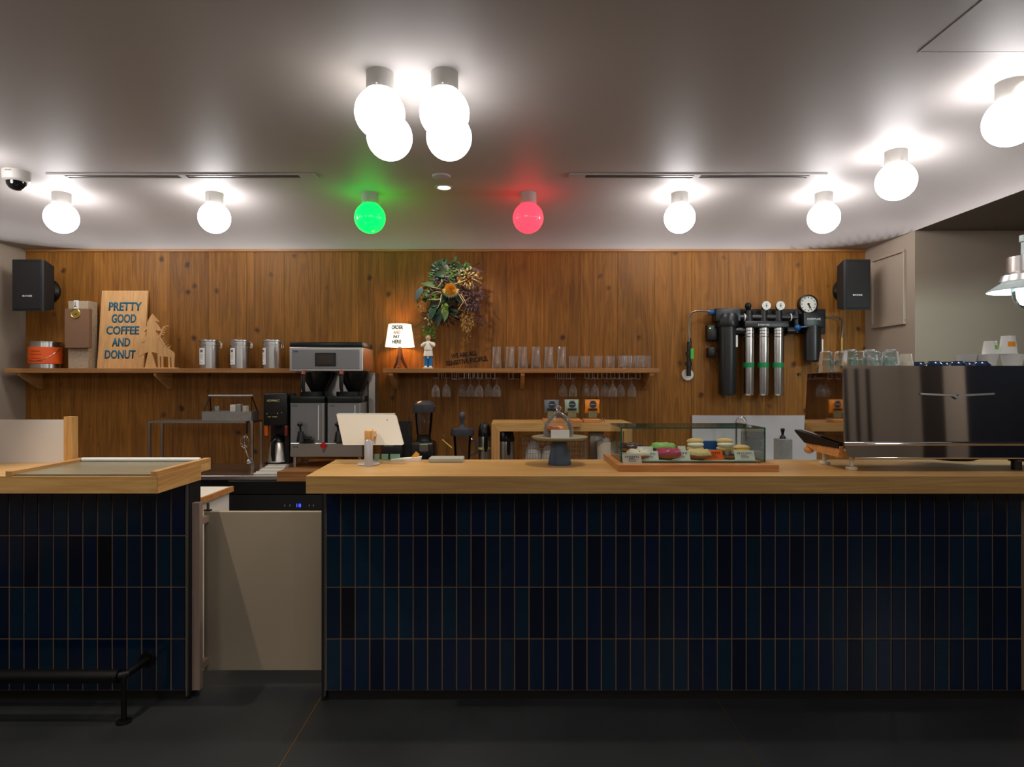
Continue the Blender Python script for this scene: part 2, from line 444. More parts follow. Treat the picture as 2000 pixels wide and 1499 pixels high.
mat('paper_blind', (226, 230, 236), .5)
mat('window_blue', (12, 22, 34), .2)
mat('dark_door', (52, 44, 40), .5)

# ------------------------------------------------------------------ room shell
WB = 4.92; LX = PX(50, WB); RX = PX(1690, WB); YR = 4.316; RX2 = 5.2; YF = -3.0
struct(B().box(LX-.1, RX2+.1, YF-.1, 5.1, -.1, 0), 'floor', 'floor_slab')
def ceil_z(x, y, w=.66):
    u = max(0, w-(x-LX), w-(RX-x)); v = max(0, w-(WB-y)); r = min(1, math.hypot(u, v)/w)
    return CEIL-(CEIL-WTOP)*(1-math.sqrt(max(0, 1-r*r)))
b = B()
fr = [0, .003, .01, .02, .035, .055, .08, .11, .15, .2, .25, .3, .36, .42, .48, .54, .6, .64]
gxs = [LX+f for f in fr]+[LX+.64+(RX-LX-1.28)*i/12 for i in range(1, 12)]+[RX-f for f in reversed(fr)]
gys = [YF]+[YF+(WB-.64-YF)*i/10 for i in range(1, 10)]+[WB-f for f in reversed(fr)]
G = [[b.bm.verts.new((x, y, ceil_z(x, y))) for x in gxs] for y in gys]
for j in range(len(gys)-1):
    for i in range(len(gxs)-1): b.bm.faces.new((G[j][i], G[j+1][i], G[j+1][i+1], G[j][i+1]))
struct(b, 'ceiling', 'ceiling_paint', calc=False, ang=60)
struct(B().box(LX-.1, RX+.1, YF-.1, 5.1, CEIL+.02, CEIL+.1), 'ceiling_slab', 'ceiling_paint')
struct(B().box(RX+.0005, RX2+.1, YF-.1, 5.1, WTOP, CEIL+.1), 'ceiling', 'ceiling_brown')
struct(B().box(LX-.1, LX, YF-.1, 5.1, 0, CEIL), 'wall_left', 'taupe_wall')
struct(B().box(RX, RX+.1, YR, 5.1, 0, WTOP), 'wall_right', 'taupe_wall')
struct(B().box(RX+.1, RX2, YR, YR+.1, 0, WTOP), 'wall_right_back', 'taupe_wall')
struct(B().box(RX2, RX2+.1, YF-.1, YR+.1, 0, WTOP), 'wall_right_side', 'taupe_wall')
wf = struct(B().box(LX, RX2, YF-.1, YF, 0, CEIL), 'wall_front', 'taupe_wall')
for x in (4.45, 4.6, 4.75): B().box(x, x+.03, YF, YF+.05, .9, 2.0).done('window_bar', 'dark_door', wf)
wrs = [o for o in bpy.data.objects if o.name == 'wall_right_side'][0]
B().box(RX2-.03, RX2, -1.75, -.1, .5, 2.3).done('window_pane', 'window_blue', wrs)
B().box(RX2-.05, RX2, -2.5, -2.15, 0, 2.4).done('door_panel', 'dark_door', wrs)
for x in (-3.2, -1.5, .2, 1.9): B().box(x, x+1.3, YF, YF+.03, .4, 2.1).done('window_pane', 'window_blue', wf)
wb = struct(B().box(LX, RX, WB+.02, WB+.1, 0, WTOP), 'wall_back', 'taupe_wall')
seams = [50, 108, 183, 259, 332, 407, 482, 555, 627, 700, 772, 845, 917, 989, 1062, 1134, 1206, 1279, 1351, 1422, 1495, 1567, 1639, 1690]
ZT = PZ(492, WB)
for a, b in zip(seams[:-1], seams[1:]):
    x0, x1 = PX(a, WB)+.0006, PX(b, WB)-.0006
    B().box(x0, x1, WB, WB+.02, .001, ZT, bev=.0012).done('plank', 'oak_wall', wb, loc=((x0+x1)/2, WB, ZT/2))
struct(B().box(LX, RX, WB-.012, WB+.02, ZT, WTOP-.001), 'trim_1', 'oak_shelf')
for x in (-.846, .914):
    struct(B().box(x-.002, x+.002, YF, WB, 0, .0012), 'trim_2', 'brass_strip')
# hatch in the ceiling
t = thing('ceiling_hatch', 'square flush access hatch in the ceiling at top right', 'hatch', (1.9, 1.8, CEIL))
hx0, hx1, hy0, hy1 = 1.588, 2.25, 1.3, 2.437
b = B()
for r in ((hx0, hx1, hy0, hy0+.006), (hx0, hx1, hy1-.006, hy1), (hx0, hx0+.006, hy0+.006, hy1-.006), (hx1-.006, hx1, hy0+.006, hy1-.006)): b.box(*r, CEIL-.003, CEIL)
b.done('frame', 'lamp_base', t)
B().box(hx0+.007, hx1-.007, hy0+.007, hy1-.007, CEIL-.002, CEIL).done('panel', 'ceiling_paint', t)
# linear vents
for (xa, xb, lab) in ((98, 617, 'long slot air vent in the ceiling at left, above the green globe lamp row'), (1112, 1610, 'long slot air vent in the ceiling at right, beyond the red globe lamp')):
    D0, D1 = 3.85, 3.935; x0, x1 = PX(xa, 3.89), PX(xb, 3.89)
    t = thing('slot_vent', lab, 'air vent', ((x0+x1)/2, 3.89, CEIL))
    b = B(); z0, z1 = CEIL-.008, CEIL
    b.box(x0, x1, D0, D0+.014, z0, z1).box(x0, x1, D1-.014, D1, z0, z1)
    b.box(x0, x0+.1, D0+.014, D1-.014, z0, z1).box(x1-.1, x1, D0+.014, D1-.014, z0, z1).box((x0+x1)/2-.02, (x0+x1)/2+.02, D0+.014, D1-.014, z0, z1)
    b.done('frame', 'ceiling_paint', t)
    B().box(x0+.1, x1-.1, D0+.014, D1-.014, CEIL-.002, CEIL-.0005).done('slot', 'black_matte', t)
    B().box(x0+.1, x1-.1, 3.889, 3.896, CEIL-.007, CEIL-.002).done('blade', 'edge_trim', t)
# framed panel on the right return wall
t = thing('wall_access_panel', 'taupe framed access panel on the right wall beside the loudspeaker', 'access panel', (RX, 4.6, 1.6))
ya, yb = RX*F/(1770-HX), RX*F/(1705-HX); zt, zb = 1.41+.93*1.0, PZ(643, yb)
zt = PZ(508, yb)
b = B()
for r in ((ya, yb, zt-.02, zt), (ya, yb, zb, zb+.03), (ya, ya+.02, zb+.03, zt-.02), (yb-.02, yb, zb+.03, zt-.02)): b.box(RX-.02, RX, r[0], r[1], r[2], r[3], bev=.003)
b.done('frame', 'taupe_panel', t)
B().box(RX-.006, RX, ya+.02, yb-.02, zb+.03, zt-.02).done('panel', 'taupe_panel', t)

# ------------------------------------------------------------------ counters
TD = 2.757; WD = 2.51; ROWS = [.045, .2733, .5015, .7298, .958]
def tile_mesh(wd, ht, m):
    b = B(); x, z = wd/2-.0026, ht/2-.0026; i = .0010
    back = [(-x, .006, -z), (x, .006, -z), (x, .006, z), (-x, .006, z)]
    mid = [(-x, .0016, -z), (x, .0016, -z), (x, .0016, z), (-x, .0016, z)]
    fr = [(-x+i, 0, -z+i), (x-i, 0, -z+i), (x-i, 0, z-i), (-x+i, 0, z-i)]
    R = [[b.bm.verts.new(p) for p in q] for q in (back, mid, fr)]
    for k in (0, 1):
        for j in range(4): b.bm.faces.new((R[k][j], R[k][(j+1) % 4], R[k+1][(j+1) % 4], R[k+1][j]))
    b.bm.faces.new(R[2]); bmesh.ops.recalc_face_normals(b.bm, faces=b.bm.faces)
    me = bpy.data.meshes.new('tile'); b.bm.to_mesh(me); b.bm.free(); me.materials.append(m); return me
TM = [tile_mesh(.0640, .2283, M['tile_glaze_%d' % i]) for i in range(8)]
def tiles(xs, parent, y):
    base = WL[parent]
    for r in range(4):
        for x in xs:
            me = TM[random.choices(range(8), (4, 4, 3, 3, 4, 4, .35, 4))[0]]
            o = bpy.data.objects.new('tile', me); COL.objects.link(o); o.parent = parent
            o.location = Vector((x, y+random.uniform(-.0005, .0005), (ROWS[r]+ROWS[r+1])/2))-base
            o.rotation_euler = (math.radians(random.uniform(-.45, .45)), 0, math.radians(random.uniform(-.5, .5)))
main = thing('tiled_counter', 'long service counter faced in stacked dark blue tiles, right of the gate', 'counter', (.7, 2.9, 0))
mx0 = -.816; mx1 = 2.9
B().box(mx0, mx1, TD+.004, 3.02, .045, .958).done('grout_backing', 'grout', main)
B().box(mx0+.006, mx1, TD+.02, 3.0, 0, .045).done('kick_board', 'black_kick', main)
B().box(mx0-.004, mx0-.0004, TD-.002, TD+.03, .02, .958).done('edge_strip', 'edge_trim', main)
B().box(mx0-.018, mx0-.005, TD+.0, 3.02, 0, .958).done('end_panel', 'black_panel', main)
tiles([mx0+.002+.032+.0640*i for i in range(48)], main, TD)
wt = B()
wt.prism([(-.822, WD), (2.95, WD), (2.95, 3.05), (-.85, 3.05)], .96, 1.03, 'xy')
wt = wt.done('worktop', 'oak_top', cat='worktop', label='long oak worktop on the blue tiled counter right of the gate')
lc = thing('tiled_counter', 'dark blue tiled counter at left, left of the beige gate', 'counter', (-2.2, 2.7, 0))
B().box(-3.3, -1.432, TD+.004, 2.86, .045, .958).done('grout_backing', 'grout', lc)
B().box(-3.3, -1.44, TD+.02, 2.85, 0, .045).done('kick_board', 'black_kick', lc)
B().box(-1.4316, -1.427, TD-.002, TD+.012, .02, .958).done('edge_strip', 'edge_trim', lc)
B().box(-1.431, -1.424, TD+.013, 2.87, 0, .958).done('end_panel', 'black_panel', lc)
tiles([-1.434-.033-.0650*i for i in range(22)], lc, TD)
lt = thing('left_worktop', 'thick oak worktop with grey stone inlay on the left tiled counter', 'worktop', (-2.2, 2.7, .96))
lt.name = 'inlaid_worktop'
B().box(-3.3, -1.42, WD, 2.86, .96, 1.03, bev=.001).done('slab', 'oak_top', lt)
B().box(-3.3, -1.42, 2.86, 2.96, .995, 1.03, bev=.001).done('rear_slab', 'oak_top', lt)
B().box(-1.4198, -1.4165, WD, 2.86, .961, 1.029).done('edge_board', 'oak_side', lt)
B().box(-1.446, -1.42, WD, 2.96, 1.0302, 1.05, bev=.001).done('raised_lip', 'oak_side', lt)
B().box(-2.03, -2.002, WD, 2.94, 1.0302, 1.05, bev=.001).done('raised_lip', 'oak_side', lt)
B().box(-2.0, -1.448, WD+.006, 2.93, 1.0302, 1.037).done('stone_inlay', 'inlay_stone', lt, label='grey green mottled stone inlay')
# partition
t = thing('counter_screen', 'low frosted white screen with oak end post on the left counter', 'screen', (-2.5, 2.93, 1.03))
B().box(PX(130, 2.93), PX(147, 2.93), 2.91, 2.95, 1.0302, PZ(814, 2.93), bev=.001).done('post', 'oak_leg', t)
B().box(-3.3, PX(130, 2.93)-.0005, 2.925, 2.931, 1.0302, PZ(820, 2.93)).done('panel', 'frosted_panel', t)
b = B().cyl((-1.999, 2.917, 1.0468), (-1.449, 2.917, 1.0468), .0095, seg=14).done('rolled_blind', 'paper_blind', cat='roll', label='long thin white roll lying at the back of the left worktop')
B().box(PX(147, 2.96), PX(218, 2.95), 2.943, 2.958, 1.0303, 1.05, bev=.003).done('pen_tray', 'galvanized', cat='tray', label='thin grey tray behind the white roll, beside the oak post')
# foot rail
t = thing('foot_rail', 'black tubular foot rail in front of the left tiled counter', 'foot rail', (-2.0, 2.6, 0))
rr = .027
B().tube([(-3.3, 2.585, .19), (-1.62, 2.585, .19)], rr, 16).done('rail', 'black_iron', t)
B().tube([(-1.625, 2.585, .19), (-1.60, 2.6, .19), (-1.597, 2.752, .187)], .016, 12).done('wall_arm', 'black_iron', t)
B().cyl((-1.597, 2.742, .187), (-1.597, 2.756, .187), .034, .034, 20).done('flange', 'black_iron', t)
B().cyl((-1.60, 2.585, .0), (-1.60, 2.585, .19), .011, seg=12).cyl((-1.60, 2.585, 0), (-1.60, 2.585, .006), .03, seg=16).done('leg', 'black_iron', t)
# gate
t = thing('counter_gate', 'beige swing gate panel closing the gap between the two tiled counters', 'gate', (-1.44, 2.9, 0))
gp = B().box(-1.4232, -.85, 2.9, 2.925, .069, .806, bev=.0015).done('panel', 'gate_paint', t)
B().box(-1.4275, -1.395, 2.905, 2.92, .8065, .815).cyl((-1.41, 2.912, .81), (-1.41, 2.912, .845), .006, seg=10).done('hinge', 'chrome', gp)
B().box(-1.4235, -1.3885, 2.79, 2.82, .03, .868, bev=.001).box(-1.4235, -1.40, 2.8205, 2.9, .76, .79).box(-1.4235, -1.40, 2.8205, 2.9, .1, .13).done('hinge_post', 'post_paint', t)
# white cabinet behind left counter
t = thing('white_cabinet', 'white laminate cabinet with oak edged top behind the left counter', 'cabinet', (-1.9, 3.1, 0))
B().box(-2.3, -1.50, 2.98, 3.33, 0, .825).done('body', 'white_laminate', t)
B().box(-2.3, -1.495, 2.97, 3.34, .8255, .849).done('top', 'white_laminate', t)
B().box(-1.4945, -1.482, 2.965, 3.345, .823, .851).box(-2.3, -1.495, 2.956, 2.9695, .823, .851).done('top_edging', 'cherry', t)
# back counter
t = thing('back_counter', 'stainless steel topped counter along the wood panelled wall', 'counter', (-.5, 4.6, 0))
B().box(LX+.002, RX-.002, 4.28, WB-.002, .735, .765, bev=.003).done('steel_top', 'steel', t)
B().box(LX+.002, RX-.002, 4.32, WB-.002, .08, .734).done('cabinet', 'black_panel', t)
B().box(LX+.002, RX-.002, 4.38, WB-.002, 0, .08).done('kick_board', 'black_kick', t)
t = thing('undercounter_fridge', 'black undercounter fridge with blue digital display behind the gate', 'fridge', (-1.6, 4.28, .0))
B().box(-1.93, -1.25, 4.262, 4.318, .64, .733, bev=.003).done('control_panel', 'black_plastic', t)
B().box(-1.93, -1.25, 4.266, 4.318, .08, .636, bev=.004).done('door', 'black_panel', t)
text('18', PX(579, 4.26), PX(588, 4.26), PZ(991.5, 4.26), PZ(984.5, 4.26), 4.262, 'display_blue', t, 'digital_display', depth=.0005)
b = B()
for x in (556, 566, 604, 612): b.box(PX(x, 4.26)-.004, PX(x, 4.26)+.004, 4.2612, 4.262, PZ(990, 4.26), PZ(986, 4.26))
b.done('button', 'grey_panel', t)
plat = B().prism([(-1.57, 4.2), (-.99, 4.2), (-.99, 4.9), (-1.57, 4.9)], .7655, .804, 'xy')
plat.box(-1.57, -.99, 4.2, 4.26, .739, .7655)
plat.done('brewer_platform', 'oak_shelf', cat='platform', label='oak platform on the back counter under the coffee brewer')

# ------------------------------------------------------------------ ceiling lamps
mat('globe_cluster', (255, 255, 255), .3, emit=(255, 252, 253), estr=GLOBE_E*.20)
def globe_lamp(m):
    t = thing('globe_lamp', '', 'ceiling lamp')
    B().cyl((0, 0, -.074), (0, 0, 0), .0566, seg=32).done('base', 'lamp_base', t)
    b = B()
    for k in range(3): a = k*2.094+.5; b.cyl((.056*math.cos(a), .056*math.sin(a), -.068), (.067*math.cos(a), .067*math.sin(a), -.068), .0037, seg=8)
    b.done('screw', 'steel', t)
    B().ball((0, 0, -.1675), .104, 32, 20).done('globe', m, t); return t
gl = globe_lamp('globe_white')
repeat(gl, [(SC(-2.489, 3.463), 'lit white globe ceiling lamp at far left beside the dome camera'),
            (SC(-1.641, 3.463), 'lit white globe ceiling lamp between the dome camera end and the green globe'),
            (SC(.938, 3.463), 'lit white globe ceiling lamp just right of the red globe'),
            (SC(1.737, 3.463), 'lit white globe ceiling lamp at the right end of the back row'),
            (SC(1.748, 2.832), 'lit white globe ceiling lamp at right, middle one of three going forward'),
            (SC(1.745, 2.178), 'lit white globe ceiling lamp at the top right edge, largest at right'),
            (SC(-2.52, 2.80), 'lit white globe ceiling lamp just outside the left edge'),
            (SC(-2.52, 2.15), 'lit white globe ceiling lamp outside the upper left edge')], 'globe ceiling lamps')
gc = globe_lamp('globe_cluster')
repeat(gc, [(SC(-.4416, 2.113), 'front left globe lamp of the lit white cluster of four'),
            (SC(-.223, 2.113), 'front right globe lamp of the lit white cluster of four'),
            (SC(-.449, 2.321), 'rear left globe lamp of the lit white cluster of four'),
            (SC(-.228, 2.321), 'rear right globe lamp of the lit white cluster of four')], 'globe ceiling lamps')
g2 = globe_lamp('globe_green'); repeat(g2, [(SC(-.779, 3.463), 'glowing green globe ceiling lamp above the wood wall')], 'globe ceiling lamps')
g3 = globe_lamp('globe_red'); repeat(g3, [(SC(.098, 3.463), 'glowing red globe ceiling lamp above the wood wall')], 'globe ceiling lamps')
t = thing('smoke_detector', 'small white smoke detector disc behind the ceiling downlight', 'smoke detector', (PX(862, 3.90), 3.90, CEIL))
B().lathe([(0, -.017), (.037, -.017), (.055, -.01), (.059, 0)], (PX(862, 3.90), 3.90, CEIL), 28).done('housing', 'ceiling_paint', t)
t = thing('recessed_downlight', 'small bright recessed downlight between the green and red globes', 'ceiling lamp', (-.4395, 4.13, CEIL))
B().lathe([(.041, -.002), (.048, -.006), (.06, -.004), (.062, 0)], (-.4395, 4.13, CEIL), 28).done('trim_ring', 'lamp_base', t)
B().cyl((-.4395, 4.13, CEIL-.003), (-.4395, 4.13, CEIL-.001), .04, seg=24).done('lens', 'spot_glow', t)
c0 = (PX(32, 3.82), 3.82, CEIL)
t = thing('dome_camera', 'white dome security camera on the ceiling at upper left', 'security camera', c0)
B().lathe([(.074, 0), (.074, -.025), (.07, -.055), (.057, -.064), (0, -.064)], c0, 32).done('housing', 'lamp_base', t)
B().lathe([(.053, -.064), (.05, -.084), (.037, -.103), (.018, -.113), (0, -.115)], c0, 28).done('dome', 'camera_dome', t)
B().box(c0[0]-.012, c0[0]+.022, c0[1]-.0748, c0[1]-.07, CEIL-.016, CEIL-.010).done('marking', 'ink_grey', t)
# pendant
pc = (PX(2003, 3.4), 3.4, 0); s = 3.4/F
t = thing('pendant_lamp', 'industrial pendant lamp with pale shade and glass bulb at right edge', 'pendant lamp', (pc[0], pc[1], PZ(568, 3.4)))
def zz(y): return PZ(y, 3.4)
B().cyl((pc[0], pc[1], zz(465)), (pc[0], pc[1], WTOP-.001), .004, seg=8).done('cord', 'black_matte', t)
B().lathe([(0, zz(458)), (.028, zz(460)), (.028, zz(472)), (.020, zz(474)), (.020, zz(498)), (.030, zz(500))], pc, 24).done('stem', 'enamel_grey', t)
B().lathe([(.030, zz(500)), (.082, zz(502)), (.085, zz(532)), (.108, zz(538)), (.118, zz(550))], pc, 28).done('cap', 'steel', t)
B().lathe([(.10, zz(548)), (.115, zz(553)), (.172, zz(567)), (.172, zz(569)), (.115, zz(556)), (.10, zz(552))], pc, 40).done('lamp_shade', 'enamel_grey', t)
B().lathe([(.062, zz(553)), (.062, zz(570)), (.055, zz(585)), (.04, zz(596)), (.02, zz(602)), (0, zz(604))], pc, 28).done('glass_jar', 'jar_glass', t, calc=False)
B().ball((pc[0], pc[1], 1.872), .03, 16, 12).done('bulb', 'pendant_glass', t)

# ------------------------------------------------------------------ shelves and what stands on them
SD = 4.67; ZS = PZ(720, SD); ZSb = PZ(728.5, SD)
def bracket(x, parent, w=.02):
    b = B().prism([(WB-.002, ZSb-.0005), (SD+.02, ZSb-.0005), (SD+.02, ZSb-.02), (WB-.03, ZSb-.125), (WB-.002, ZSb-.125)], x-w/2, x+w/2, 'yz')
    b.done('bracket', 'oak_side', parent)
t = thing('wall_shelf', 'oak wall shelf at left holding the slogan board and steel canisters', 'shelf', (-2.7, 4.8, ZSb))
B().box(PX(8, SD), -1.60, SD, WB-.001, ZSb, ZS, bev=.0015).done('board', 'oak_shelf', t)
for x in (-3.69, -2.67): bracket(x, t)
t = thing('wall_shelf', 'oak wall shelf at right holding drinking glasses and the lit table lamp', 'shelf', (.1, 4.8, ZSb))
B().box(PX(748, SD), PX(1288, SD), SD, WB-.001, ZSb, ZS, bev=.0015).done('board', 'oak_shelf', t)
for x in (-.90, .092, 1.06): bracket(x, t, .03)
ZS += .0004
# loudspeakers
def speaker(x0, x1, y0, y1, mx, side, lab):
    D0 = 4.60; cx = PX((x0+x1)/2, D0)
    t = thing('loudspeaker', lab, 'loudspeaker', (cx, 4.75, PZ(y1, D0)), 'wall loudspeakers')
    X0, X1 = PX(x0, D0), PX(x1, D0); Z0, Z1 = PZ(y1, D0), PZ(y0, D0)
    pts = [(X0, D0), (X1-.01, D0), (X1, D0+.01), (X1-.02, D0+.14), (X0+.02, D0+.14)] if side > 0 else [(X0, D0+.01), (X0+.01, D0), (X1, D0), (X1-.02, D0+.14), (X0+.02, D0+.14)]
    b = B().prism(pts, Z0, Z1, 'xy')
    for v in b.bm.verts:
        if v.co.y > D0+.1: v.co.z = (v.co.z-(Z0+Z1)/2)*.86+(Z0+Z1)/2
    b.done('cabinet', 'black_matte', t)
    B().box(X0+.014, X1-.014, D0-.004, D0-.0005, Z0+.014, Z1-.014, bev=.003).done('grille', 'black_matte', t)
    text('BOSE', cx-.035, cx+.035, Z0+.105, Z0+.117, D0-.004, 'ink_white', t, 'brand_lettering', bold=.02)
    B().cyl((mx, 4.90, (Z0+Z1)/2+.0), (mx, 4.9195, (Z0+Z1)/2+.0), .10, seg=32).lathe([(.10, 4.90), (.085, 4.875), (.05, 4.86), (0, 4.857)], (mx, 0, (Z0+Z1)/2+.0), 32, 'y').cyl((mx, 4.87, (Z0+Z1)/2+.0), (cx+(mx-cx)*.35, 4.73, (Z0+Z1)/2), .03, seg=14).done('wall_mount', 'black_plastic', t)
speaker(24, 84, 507, 608, PX(87, 4.88), 1, 'black loudspeaker on round wall mount at upper left')
speaker(1649, 1700, 507, 606, PX(1656, 4.88), -1, 'black loudspeaker on round wall mount at upper right beside the clock')

def tin(c, r, h, m, b=None, lip=.003):
    b = b or B(); return b.lathe([(0, 0), (r-lip, 0), (r, lip), (r, h-lip), (r+lip*.6, h-lip), (r+lip*.6, h), (r-.004, h), (r-.004, h-.01), (0, h-.01)], c, 32)
# orange bucket
D = 4.80; c = (PX(89, D), D, ZS); r = 27*D/F; h = (720-668)*D/F
t = thing('tin_pail', 'steel pail with orange band and wire handle on the left shelf', 'pail', c)
tin(c, r*.93, h, 'steel').done('body', 'tinlid', t)
B().lathe([(r*.98, h*.17), (r*1.03, h*.19), (r*1.03, h*.78), (r*.98, h*.80)], c, 32).done('band', 'orange_label', t)
B().lathe([(r*.96, h*.97), (r*1.02, h*.98), (r*1.02, h), (r*.9, h)], c, 32).done('rim', 'tinlid', t)
pts = [(c[0]+r*1.05*math.cos(a), c[1]-r*1.05*math.sin(a), c[2]+h*.78-h*.5*math.sin(a)) for a in [PI*i/16 for i in range(17)]]
B().tube(pts, .0018, 6).done('handle', 'tinlid', t)
b = B()
for k, (zf, wf_) in enumerate(((.62, .5), (.5, .6), (.36, .55), (.26, .7))):
    for i in range(8):
        a = (i-3.5)*wf_*.16; R = r*1.034; a2 = a+wf_*.12
        b.quad((c[0]+R*math.sin(a), c[1]-R*math.cos(a), c[2]+h*zf), (c[0]+R*math.sin(a2), c[1]-R*math.cos(a2), c[2]+h*zf), (c[0]+R*math.sin(a2), c[1]-R*math.cos(a2), c[2]+h*(zf+.03)), (c[0]+R*math.sin(a), c[1]-R*math.cos(a), c[2]+h*(zf+.03)))
b.done('label_print', 'red_dark', t, smooth=False)
# tall parcel
D = 4.78; c = (PX(152, D), D, ZS)
t = thing('gift_parcel', 'tall stone patterned box with brown paper sleeve and gold medal on the left shelf', 'box', c)
B().bp(133, 588, 172, 720, D, D+.11, .002).done('box', 'stone_print', t)
b = B().bp(126, 603, 173, 680, D-.045, D-.001, .003); b.done('paper_sleeve', 'kraft', t)
mc = P(148, 613, D-.047)
B().cyl((mc[0], mc[1]-.004, mc[2]), (mc[0], mc[1], mc[2]), .038, seg=28).lathe([(.03, 0), (.034, -.003), (.038, 0)], (mc[0], mc[1]-.004, mc[2]), 28, 'y').done('medal', 'gold', t)
B().prism([(mc[0]-.01, mc[2]-.004), (mc[0]+.016, mc[2]+.006), (mc[0]+.004, mc[2]-.012)], mc[1]-.006, mc[1]-.004).done('medal_relief', 'twig', t)
B().bp(144, 587, 153, 603, D-.006, D-.001).done('ribbon', 'white_paper', t)
marks('ab', PX(146, D), PX(151, D), PZ(600, D), PZ(590, D), D-.006, 'ink_black', t)
# slogan board
t = thing('slogan_board', 'wooden board lettered PRETTY GOOD COFFEE AND DONUT leaning on the left shelf', 'sign', (-3.02, 4.86, ZS))
bx0, bx1 = -3.205, -2.844; zt = PZ(568, 4.9); yb_, yt_ = 4.84, 4.90; sl = (yt_-yb_)/(zt-ZS)
b = B().box(bx0, bx1, yb_, yb_+.018, ZS, zt, bev=.001)
for v in b.bm.verts: v.co.y += (v.co.z-ZS)*sl
b.done('board', 'birch_ply', t)
for wd, xa, xb, ya_, yb2 in (('PRETTY', 210, 274.5, 590, 607), ('GOOD', 217, 265, 613.5, 631), ('COFFEE', 208, 272, 637, 654), ('AND', 220.5, 256, 660.5, 677.5), ('DONUT', 208, 267.5, 684, 701.5)):
    D = 4.87; text(wd, PX(xa, D), PX(xb, D), PZ(yb2, D), PZ(ya_, D), 0, 'ink_teal', t, 'lettering', bold=.03, lean=(ZS, yb_, sl))
# cutout tree with deer
D = 4.72
def cp(pts, ox=100, oy=560, k=7.69): return [((ox+x/k-HX)*D/F, CH-(oy+y/k-HY)*D/F) for x, y in pts]
t = thing('deer_cutout', 'plywood cutout of a fir tree with a reindeer in front of the slogan board', 'ornament', (PX(308, D), D, ZS))
B().prism([(x, max(z, ZS)) for x, z in cp([(1515,410),(1620,530),(1560,520),(1660,665),(1565,662),(1625,760),(1680,900),(1700,960),(1620,1010),(1505,980),(1575,1215),(1405,1215),(1455,980),(1310,1055),(1340,950),(1415,815),(1360,855),(1430,740),(1440,640),(1390,680),(1450,560),(1430,570),(1475,470)])], D, D+.01).done('tree', 'birch_ply', t, smooth=False)
B().prism([(x, max(z, ZS)) for x, z in cp([(1640,740),(1700,880),(1830,975),(1860,1010),(1850,1215),(1815,1215),(1805,1060),(1790,1065),(1795,1215),(1765,1215),(1760,1060),(1690,1050),(1690,1215),(1660,1215),(1655,1050),(1635,1050),(1640,1215),(1610,1215),(1600,1000),(1560,900),(1560,800)])], D-.006, D+.0).done('deer', 'birch_ply', t, smooth=False)
for line, tines in (([(1630,760),(1665,690),(1690,620),(1725,598),(1765,592)], [((1668,690),(1715,690)),((1672,660),(1725,655)),((1688,625),(1745,625)),((1655,720),(1700,722))]),
                    ([(1635,770),(1665,820),(1700,880),(1750,918),(1790,920)], [((1660,800),(1700,775)),((1680,835),(1715,805)),((1700,865),(1745,835)),((1725,895),(1775,865)),((1760,915),(1810,885))])):
    b = B(); q = cp(line); b.tube([(x, D-.003, z) for x, z in q], [.008, .0075, .006, .005, .004], 6)
    for a, e in tines:
        (x0, z0), (x1, z1) = cp([a, e]); b.cyl((x0, D-.003, z0), (x1, D-.003, z1), .004, .002, 6)
    b.done('antler', 'birch_ply', t)
B().box(PX(281, D), PX(346, D), D-.02, D+.03, ZS, ZS+.008).done('foot_plate', 'birch_ply', t)
# canisters
def canister():
    t = thing('steel_canister', '', 'canister'); r = .068; h = .205
    B().lathe([(0, 0), (r-.002, 0), (r, .002), (r, h), (0, h)], (0, 0, 0), 36).done('body', 'steel_brushed', t)
    B().lathe([(r+.004, h), (r+.005, h+.006), (r+.004, h+.012), (r*.9, h+.016), (0, h+.017)], (0, 0, 0), 36).done('lid', 'tinlid', t)
    B().lathe([(r+.001, h-.03), (r+.003, h-.028), (r+.003, h-.022), (r+.001, h-.02)], (0, 0, 0), 36).done('ring', 'tinlid', t)
    B().tube([(r+.002, -.01, h+.008), (r+.02, -.01, h-.01), (r+.018, -.01, h-.05), (r+.004, -.01, h-.045)], .0025, 6).tube([(r+.002, .01, h+.008), (r+.02, .01, h-.01), (r+.018, .01, h-.05)], .0025, 6).done('clamp', 'tinlid', t)
    b = B(); R = r+.002
    def arc(b, a0, a1, z0, z1, R, n=6):
        for i in range(n):
            p, q = a0+(a1-a0)*i/n, a0+(a1-a0)*(i+1)/n
            b.quad((R*math.sin(p), -R*math.cos(p), z0), (R*math.sin(q), -R*math.cos(q), z0), (R*math.sin(q), -R*math.cos(q), z1), (R*math.sin(p), -R*math.cos(p), z1))
    arc(b, -1.0, -.12, .03, .155, R); tg = b.done('label_tag', 'white_paper', t)
    b = B(); arc(b, -.8, -.36, .122, .142, R+.0006, 4); arc(b, -.92, -.74, .05, .053, R+.0006, 2)
    for z in (.108, .1, .092, .084, .07, .045): arc(b, -.9, -.3, z, z+.002, R+.0006, 4)
    b.done('label_print', 'ink_grey', tg); return t
cn = canister()
D = 4.78
repeat(cn, [((PX(409, D), D, ZS), 'steel clamp lid coffee canister with white tag, nearest the deer cutout', .1), ((PX(469, D), D, ZS), 'steel clamp lid coffee canister, middle of the three on the left shelf', 0), ((PX(532, D), D, ZS), 'steel clamp lid coffee canister beside the coffee brewer', -.25)], 'steel canisters on the left shelf')
